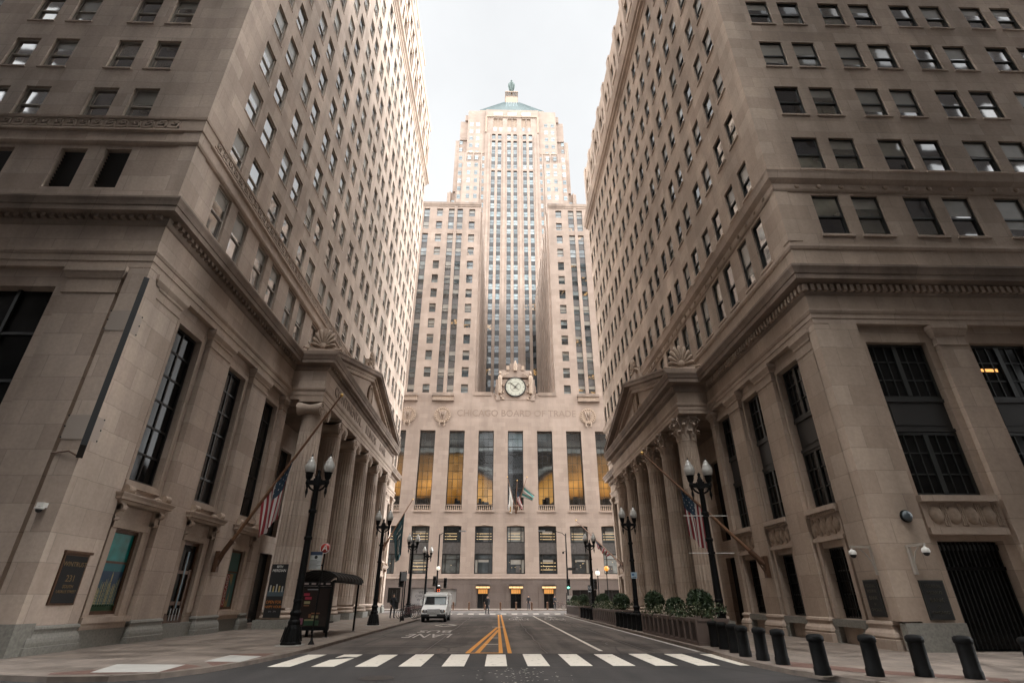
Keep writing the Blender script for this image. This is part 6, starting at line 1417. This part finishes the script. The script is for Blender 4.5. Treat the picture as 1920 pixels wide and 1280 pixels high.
# ================================================================== flags
def flagpole(name, foot, tip, label, t0, t1, drop, pattern, seed, bracket=True, swing=(0,0), GA=.5):
    foot, tip = Vector(foot), Vector(tip); t = thing(name, label, 'flag', foot)
    mb = MB(); d = tip-foot; mb.tube([(0,0,0), d*.5, d], [.085,.07,.035], 'woodpole', seg=9); mb.ball(d, .09, 'gold', 10, 8); mb.build('pole', t)
    if bracket:
        mb = MB(); s = 1 if d.x > 0 else -1; mb.box(-s*.14, s*.05, -.12, .12, -.55, .35, 'bronze'); mb.tube([(0,0,0), d*.11], .12, 'bronze', seg=10); mb.tube([(-s*.02,0,-.45), d*.09], .04, 'bronze', seg=6); mb.build('bracket', t)
    nu, nv = 26, 26; rnd = random.Random(seed); vs = []; ph = rnd.random()*6
    side = d.normalized().cross(Vector((0,0,1))).normalized()
    for i in range(nu+1):
        u = i/nu
        for j in range(nv+1):
            v = j/nv; base = d*(t1+(t0-t1)*u)
            col = d*(t0*.35+t1*.65)*v*.0
            # the lower part gathers below the middle of the hoist
            mid = d*((t0+t1)/2-.0); gather = GA*v**.8
            p = base*(1-gather)+mid*gather; p.z = base.z*(1-gather)+ (mid.z)*gather
            fold = (math.sin(u*13+ph+v*1.5)*.10+math.sin(u*23+ph*2)*.035)*v**.6
            along = Vector((d.x,d.y,0)).normalized()
            p = p+side*fold*1.6+along*math.cos(u*13+ph)*.05*v+Vector((swing[0]*v, swing[1]*v, -drop*v*(1-.18*abs(u-.4))))
            vs.append(p)
    def P(i, j): return vs[i*(nv+1)+j]
    mb = MB(); W_ = plain(name+'_white',(.42,.39,.36),.9); R_ = plain(name+'_red',(.20,.014,.02),.9); B_ = plain(name+'_navy',(.008,.022,.04),.9); T_ = plain(name+'_teal',(.010,.036,.042),.9); G_ = plain(name+'_green',(.05,.20,.18),.9); N_ = plain(name+'_off_white',(.5,.47,.43),.9); Y_ = plain(name+'_ochre',(.3,.17,.04),.9)
    for i in range(nu):
        for j in range(nv):
            if pattern == 'us':
                st = i//2; m = R_ if st % 2 == 0 else W_
                if i < 14 and j < nv*.4:
                    m = B_
            elif pattern == 'teal': m = T_
            elif pattern == 'white': m = Y_ if j > 19 and 8 < i < 18 else N_
            else: m = W_ if i in (0,1,2,3,9,10,11,12,13,14,15,16,22,23,24,25) else G_
            mb.face([P(i,j),P(i+1,j),P(i+1,j+1),P(i,j+1)], m, True)
    nrm = side*.012
    if pattern == 'us':
        for i in range(1,14,3):
            for j in range(1,10,3):
                for sg in (-1,1):
                    c = (P(i,j)+P(i+1,j+1))/2+nrm*sg; a = (P(i+1,j)-P(i,j))*.42; b = (P(i,j+1)-P(i,j))*.42; mb.face([c-a,c-b,c+a,c+b], W_)
    if pattern == 'teal':
        for (i0,j0,i1,j1) in ((5,6,20,7),(8,10,19,10.5),(10,13,12,21),(16,12,18,20),(10,21,17,22)):
            for q in range(10):
                i = i0+(i1-i0)*q/10; j = j0+(j1-j0)*q/10; c = P(int(i),int(j)); c2 = P(min(nu,int(i)+1),min(nv,int(j)+1))
                for sg in (-1,1): mb.bar(c+nrm*sg, c2+nrm*sg, .06, .02, W_)
    mb.build('flag', t)
    return t
flagpole('flagpole', (-13.02,26.2,3.15), (-8.0,24.63,10.71), 'long slanting pole with a limp striped flag on the left building, above its third window', .33, .60, 2.3, 'us', 1, GA=.4)
flagpole('flagpole', (12.14,25.1,2.9), (7.5,26.5,8.33), 'slanting pole with a limp striped flag on the right building, beside the near lamp', .44, .66, 2.2, 'us', 2, GA=.3)
flagpole('flagpole', (-13.0,63.4,6.9), (-10.2,63.1,12.0), 'slanting pole with a dark teal flag at the far end of the left building', .30, .72, 4.3, 'teal', 3, swing=(.3,-.2))
flagpole('flagpole', (12.1,53.8,4.3), (8.7,60.2,9.3), 'slanting pole with a striped flag streaming down at the far end of the right building', .22, .62, .7, 'us', 4)
flagpole('flagpole', (2.7,85.6,14.1), (1.35,83.4,18.9), 'left of three small poles on the middle balcony, carrying an off white flag', .3, .75, 3.0, 'white', 5, swing=(-.2,0))
flagpole('flagpole', (2.8,85.5,14.1), (2.9,82.6,18.2), 'centre of three small poles on the middle balcony, carrying a striped flag', .3, .7, 1.9, 'us', 6, swing=(.8,0))
flagpole('flagpole', (2.9,85.6,14.1), (4.5,83.4,18.9), 'right of three small poles on the middle balcony, carrying a green and white flag', .4, .75, 1.2, 'green', 7, swing=(1.7,0))

# ================================================================== things fixed to the walls
t = thing('wall_sign', 'tall dark bank plaque with gold lettering and the number 231 on the left pilaster', 'sign', (XL+.0, 17.68, 1.35)); mb = MB(); mb.box(.0,.05,-.52,.52,0,1.42,'bronze'); mb.box(.05,.06,-.46,.46,.05,1.36,'blackm'); mb.box(0,.11,-.58,.58,1.42,1.5,'bronze'); mb.build('panel', t)
dg_ = plain('dull_gold_letter',(.16,.10,.04),.5)
for s, z, sz in (('WINTRUST',1.12,.19),('231',.72,.26),('SOUTH',.5,.13),('LASALLE STREET',.36,.11)): text_mesh('sign_lettering', s, sz, dg_, .004, parent=t, loc=(.065,0,z), rot=(PI/2,0,PI/2))
dk = plain('plaque_bronze_letter',(.05,.045,.03),.5)
t = thing('wall_sign', 'narrow dark bronze bank plaque on the street face of the right corner pilaster', 'sign', (XR, 18.36, 1.0)); mb = MB(); mb.box(-.04,0,-.36,.36,0,1.08,'frameR'); mb.box(-.05,-.04,-.32,.32,.04,1.04,'blackm'); mb.build('panel', t)
for s, z, sz in (('FEDERAL',.9,.12),('RESERVE',.74,.12),('BANK',.54,.16),('OF',.36,.08),('CHICAGO',.2,.11)): text_mesh('sign_lettering', s, sz, dk, .003, parent=t, loc=(-.053,0,z), rot=(PI/2,0,-PI/2))
t = thing('wall_sign', 'wide dark bronze bank plaque on the side wall next to the iron gate', 'sign', (13.54, YR0-.2+.2, .94)); mb = MB(); mb.box(-.38,.38,-.05,0,0,1.1,'frameR'); mb.box(-.34,.34,-.06,-.05,.04,1.06,'blackm'); mb.build('panel', t)
for s, z, sz in (('FEDERAL',.93,.13),('RESERVE',.75,.13),('BANK',.54,.17),('OF',.36,.08),('CHICAGO',.2,.12)): text_mesh('sign_lettering', s, sz, dk, .003, parent=t, loc=(0,-.063,z), rot=(PI/2,0,0))
t = thing('advertising_banner', 'tall dark pub banner with orange lettering tied to the first column', 'banner', (-11.74, 30.47, .62)); mb = MB(); mb.box(-.43,.43,-.03,.01,0,2.55,'blackm'); mb.box(-.42,.42,-.035,-.03,1.0,1.25,plain('banner_bluegrey',(.05,.075,.09),.5))
rnd = random.Random(4)
for k in range(5): x = -.33+k*.155; mb.box(x,x+.07,-.04,-.035,1.2,1.45+rnd.random()*.3,plain('banner_glint%d' % k,(.4,.3,.12) if k % 2 else (.35,.35,.33),.5))
mb.build('sheet', t)
og = plain('banner_orange',(.45,.15,.02),.5)
for s, z, sz, m in (('80TH',2.42,.17,'whitemetal'),('MERIDIAN',2.23,.19,'whitemetal'),('OPEN FOR',.72,.2,og),('HAPPY HOUR',.5,.17,og),('4PM - 7PM',.28,.11,'chrome')): text_mesh('banner_lettering', s, sz, m, .003, parent=t, loc=(0,-.042,z), rot=(PI/2,0,0), scx=.82)
M['plate'] = plain('stone_grey_plate', (.34,.28,.235), .6)
t = thing('blade_sign', 'tall black blade sign seen edge on, jutting from the left corner', 'sign', (XL+.06, YL0-.06, 5.4)); mb = MB(); 

vs = []
for q, z in ((0,.05),(0,6.35),(1,6.35),(1,.3)):
    for sg in (-1,1): vs.append((.02+.62*q*.8+sg*.78*.085, -.02-.78*q*.8+sg*.62*.085, z))
mb.raw(vs, [(0,2,4,6),(1,7,5,3),(0,1,3,2),(2,3,5,4),(4,5,7,6),(6,7,1,0)], 'blackm'); mb.tube([(-.9,.0,.2),(-.3,-.1,.25),(0,-.1,.1)],.03,'bronze',seg=6); mb.build('panel', t)
for z in (.65, 4.55):
    mb = MB(); mb.box(-.8,-.1,-.015,.03,z,z+.8,'plate'); mb.box(-.04,.0,.1,.5,z,z+.8,'plate')
    for q in (.06,.42,.78): mb.ball((-.8,-.02,z+q),.03,'metal_dark',6,4); mb.ball((.0,.46,z+q),.03,'metal_dark',6,4)
    mb.build('mounting_plate', t)
t = thing('security_camera', 'white dome camera on the dark side wall of the left building', 'camera', (-13.62, YL0-.05, 3.95)); mb = MB(); mb.box(-.1,.1,-.18,0,0,.14,'whitemetal'); mb.build('bracket', t); mb = MB(); mb.lathe([(.12,.0),(.13,-.04),(.09,-.06)],'whitemetal',c=(0,-.15,0),seg=14); mb.ball((0,-.15,-.06),.09,'blackm',12,8); mb.build('dome', t)
def cam(x, y, z, dx, dy, label):
    t = thing('security_camera', label, 'camera', (x,y,z)); mb = MB(); mb.bar((0,0,-.42),(0,0,.45),.1,.1,'frameL'); mb.bar((0,0,.42),(dx,dy,.42),.1,.07,'frameL')
    mb.tube([(dx*.08,dy*.08,-.3),(dx*.14,dy*.14,-.02),(dx*.35,dy*.35,.22),(dx*.62,dy*.62,.38)],.022,'frameL',seg=6); mb.build('bracket', t)
    mb = MB(); mb.lathe([(.02,.4),(.03,.34),(.1,.3),(.12,.22),(.11,.18)],'whitemetal',c=(dx*.95,dy*.95,0),seg=14); mb.ball((dx*.95,dy*.95,.17),.09,'blackm',12,8); mb.build('dome', t)
cam(XR-.02, 17.85, 2.62, -.75, -.1, 'white dome camera on a bracket from the street face of the right corner')
cam(13.15, YR0-.06, 2.62, .1, -.6, 'white dome camera on a bracket from the side face of the right corner')
t = thing('wall_lamp', 'round dark dome fixed high on the right corner above a camera', 'lamp', (13.42, YR0-.05, 3.95)); mb = MB(); mb.lathe([(.2,0),(.2,-.04),(.18,-.07)],'black',axis='y',seg=18); mb.build('mount', t); mb = MB(); mb.ball((0,-.06,0),.17,plain('grey_dome',(.06,.075,.085),.3),16,10,(1,.7,1)); mb.build('dome', t)
# unseen offices behind the viewer, raised and darkened to hold back skylight
M['darkbrick'] = stone('dark_brick', (.06,.045,.038), bw=.5, bh=.16)
def back_block(x0, x1, y0, y1, h, label):
    t = thing('office_building', label, 'building', ((x0+x1)/2,(y0+y1)/2,0)); O = rel(t,0,0,0); mb = MB(); wm = MB()
    mb.box(x0,x1,y0,y1,0,h,'darkbrick')
    for k in range(int((h-6)/3.6)):
        z = 6+3.6*k
        for q in range(int((x1-x0)/2.4)): x = x0+.8+2.4*q; wm.face([(x,y1+.02,z),(x+1.2,y1+.02,z),(x+1.2,y1+.02,z+2),(x,y1+.02,z+2)],'glassL')
        xs = x1+.02 if x1 < 0 else x0-.02
        for q in range(int((y1-y0)/2.4)): y = y0+.8+2.4*q; wm.face([(xs,y,z),(xs,y+1.2,z),(xs,y+1.2,z+2),(xs,y,z+2)],'glassL')
    mb.build('wall', t, O); wm.build('window', t, O, kind='stuff')
back_block(-120,-13.2,-300,5.0,BLK,'out-of-view office block behind the viewer on the left, raised to block skylight')
back_block(12.5,110,-300,5.0,BLK,'out-of-view office block behind the viewer on the right, raised to block skylight')

# ================================================================== sky, sun, camera
w = bpy.data.worlds.new('World'); SC.world = w; w.use_nodes = True; n = w.node_tree.nodes; l = w.node_tree.links
bg = n['Background']; SUN_EL, SUN_AZ = math.radians(63), math.radians(190)
sky = n.new('ShaderNodeTexSky'); sky.sky_type = 'NISHITA'; sky.sun_disc = False; sky.sun_elevation = SUN_EL; sky.sun_rotation = SUN_AZ; sky.air_density = 1.2; sky.dust_density = 4; sky.altitude = 180
hs = n.new('ShaderNodeHueSaturation'); hs.inputs['Saturation'].default_value = .25; l.new(sky.outputs[0], hs.inputs['Color'])
tc = n.new('ShaderNodeTexCoord'); sp = n.new('ShaderNodeSeparateXYZ'); l.new(tc.outputs['Generated'], sp.inputs[0])
nz = n.new('ShaderNodeTexNoise'); nz.inputs['Scale'].default_value = 2.2; nz.inputs['Detail'].default_value = 6; nz.inputs['Roughness'].default_value = .5; l.new(tc.outputs['Generated'], nz.inputs['Vector'])
cl_ = n.new('ShaderNodeMapRange'); cl_.inputs[1].default_value = .3; cl_.inputs[2].default_value = .7; cl_.inputs[3].default_value = .86; cl_.inputs[4].default_value = 1.08; l.new(nz.outputs['Fac'], cl_.inputs[0])
# overcast shaped to light the facades: dimmed in view, raised overhead and sideways
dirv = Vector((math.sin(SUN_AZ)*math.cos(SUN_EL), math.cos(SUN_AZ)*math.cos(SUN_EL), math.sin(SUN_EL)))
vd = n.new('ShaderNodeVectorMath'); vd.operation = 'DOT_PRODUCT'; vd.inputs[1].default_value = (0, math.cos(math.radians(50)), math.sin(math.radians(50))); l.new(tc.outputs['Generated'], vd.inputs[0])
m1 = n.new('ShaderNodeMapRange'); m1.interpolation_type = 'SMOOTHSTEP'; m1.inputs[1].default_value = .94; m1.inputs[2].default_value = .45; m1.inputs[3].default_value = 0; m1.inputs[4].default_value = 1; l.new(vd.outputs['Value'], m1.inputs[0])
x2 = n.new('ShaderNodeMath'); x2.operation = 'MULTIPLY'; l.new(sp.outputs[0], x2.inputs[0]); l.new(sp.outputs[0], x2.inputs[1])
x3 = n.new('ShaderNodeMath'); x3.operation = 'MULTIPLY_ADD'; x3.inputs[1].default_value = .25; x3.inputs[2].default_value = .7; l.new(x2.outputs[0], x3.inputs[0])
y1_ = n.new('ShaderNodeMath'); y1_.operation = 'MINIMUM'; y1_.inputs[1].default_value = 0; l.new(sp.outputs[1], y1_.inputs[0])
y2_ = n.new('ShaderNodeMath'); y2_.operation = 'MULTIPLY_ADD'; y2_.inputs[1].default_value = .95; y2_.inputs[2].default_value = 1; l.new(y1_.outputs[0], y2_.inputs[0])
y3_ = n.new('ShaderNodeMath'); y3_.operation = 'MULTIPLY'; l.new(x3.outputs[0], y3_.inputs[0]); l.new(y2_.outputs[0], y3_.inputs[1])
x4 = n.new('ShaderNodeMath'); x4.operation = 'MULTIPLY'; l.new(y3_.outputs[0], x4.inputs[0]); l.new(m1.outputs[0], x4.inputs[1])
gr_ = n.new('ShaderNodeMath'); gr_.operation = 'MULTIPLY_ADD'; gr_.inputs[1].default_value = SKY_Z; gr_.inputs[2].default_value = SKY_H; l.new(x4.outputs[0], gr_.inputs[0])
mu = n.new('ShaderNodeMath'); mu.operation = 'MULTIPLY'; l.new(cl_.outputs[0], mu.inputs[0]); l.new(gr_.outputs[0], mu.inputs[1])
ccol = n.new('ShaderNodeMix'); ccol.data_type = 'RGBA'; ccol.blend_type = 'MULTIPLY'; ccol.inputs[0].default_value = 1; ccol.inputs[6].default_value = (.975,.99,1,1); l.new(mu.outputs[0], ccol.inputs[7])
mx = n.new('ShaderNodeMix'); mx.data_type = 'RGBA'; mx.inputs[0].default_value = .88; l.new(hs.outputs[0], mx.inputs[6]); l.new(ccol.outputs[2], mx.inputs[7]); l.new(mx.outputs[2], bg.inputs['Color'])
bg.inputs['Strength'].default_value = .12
sd = bpy.data.lights.new('sun', 'SUN'); sd.energy = .5; sd.angle = math.radians(30); sd.color = (1, .95, .88); so = bpy.data.objects.new('sun', sd); COL.objects.link(so)
# from behind the viewer, high and soft through the cloud
so.rotation_euler = dirv.to_track_quat('Z','Y').to_euler(); so.location = (0,-40,120)
if HAZE > 0:
    mb = MB(); mb.box(-240,240,-70,320,-1.2,192,'blackm'); hz = mb.build('haze', kind='stuff', label='thin pale mist filling the street canyon', cat='haze'); hm = bpy.data.materials.new('mist'); hm.use_nodes = True; hn = hm.node_tree.nodes; hn.clear()
    oo = hn.new('ShaderNodeOutputMaterial'); pv = hn.new('ShaderNodeVolumePrincipled'); pv.inputs['Color'].default_value = (.97,.97,.97,1); pv.inputs['Density'].default_value = HAZE; pv.inputs['Anisotropy'].default_value = .3; hm.node_tree.links.new(pv.outputs[0], oo.inputs['Volume']); hz.data.materials.clear(); hz.data.materials.append(hm)
cd = bpy.data.cameras.new('camera'); cam_ = bpy.data.objects.new('camera', cd); COL.objects.link(cam_); cd.sensor_width = 36; cd.lens = 36*960.6/1920; cd.clip_start = .1; cd.clip_end = 3000
cam_.location = (CAMX,CAMY,CAMZ); cam_.rotation_euler = (PI/2+math.radians(26.54), 0, -math.radians(1.44)); SC.camera = cam_
SC.view_settings.view_transform = 'Standard'; SC.view_settings.look = 'None'; SC.view_settings.exposure = EXPO; SC.view_settings.gamma = 1
SC.cycles.use_denoising = True; SC.cycles.max_bounces = 6; SC.cycles.diffuse_bounces = 4; SC.cycles.glossy_bounces = 3; SC.cycles.transparent_max_bounces = 6; SC.cycles.sample_clamp_indirect = 6
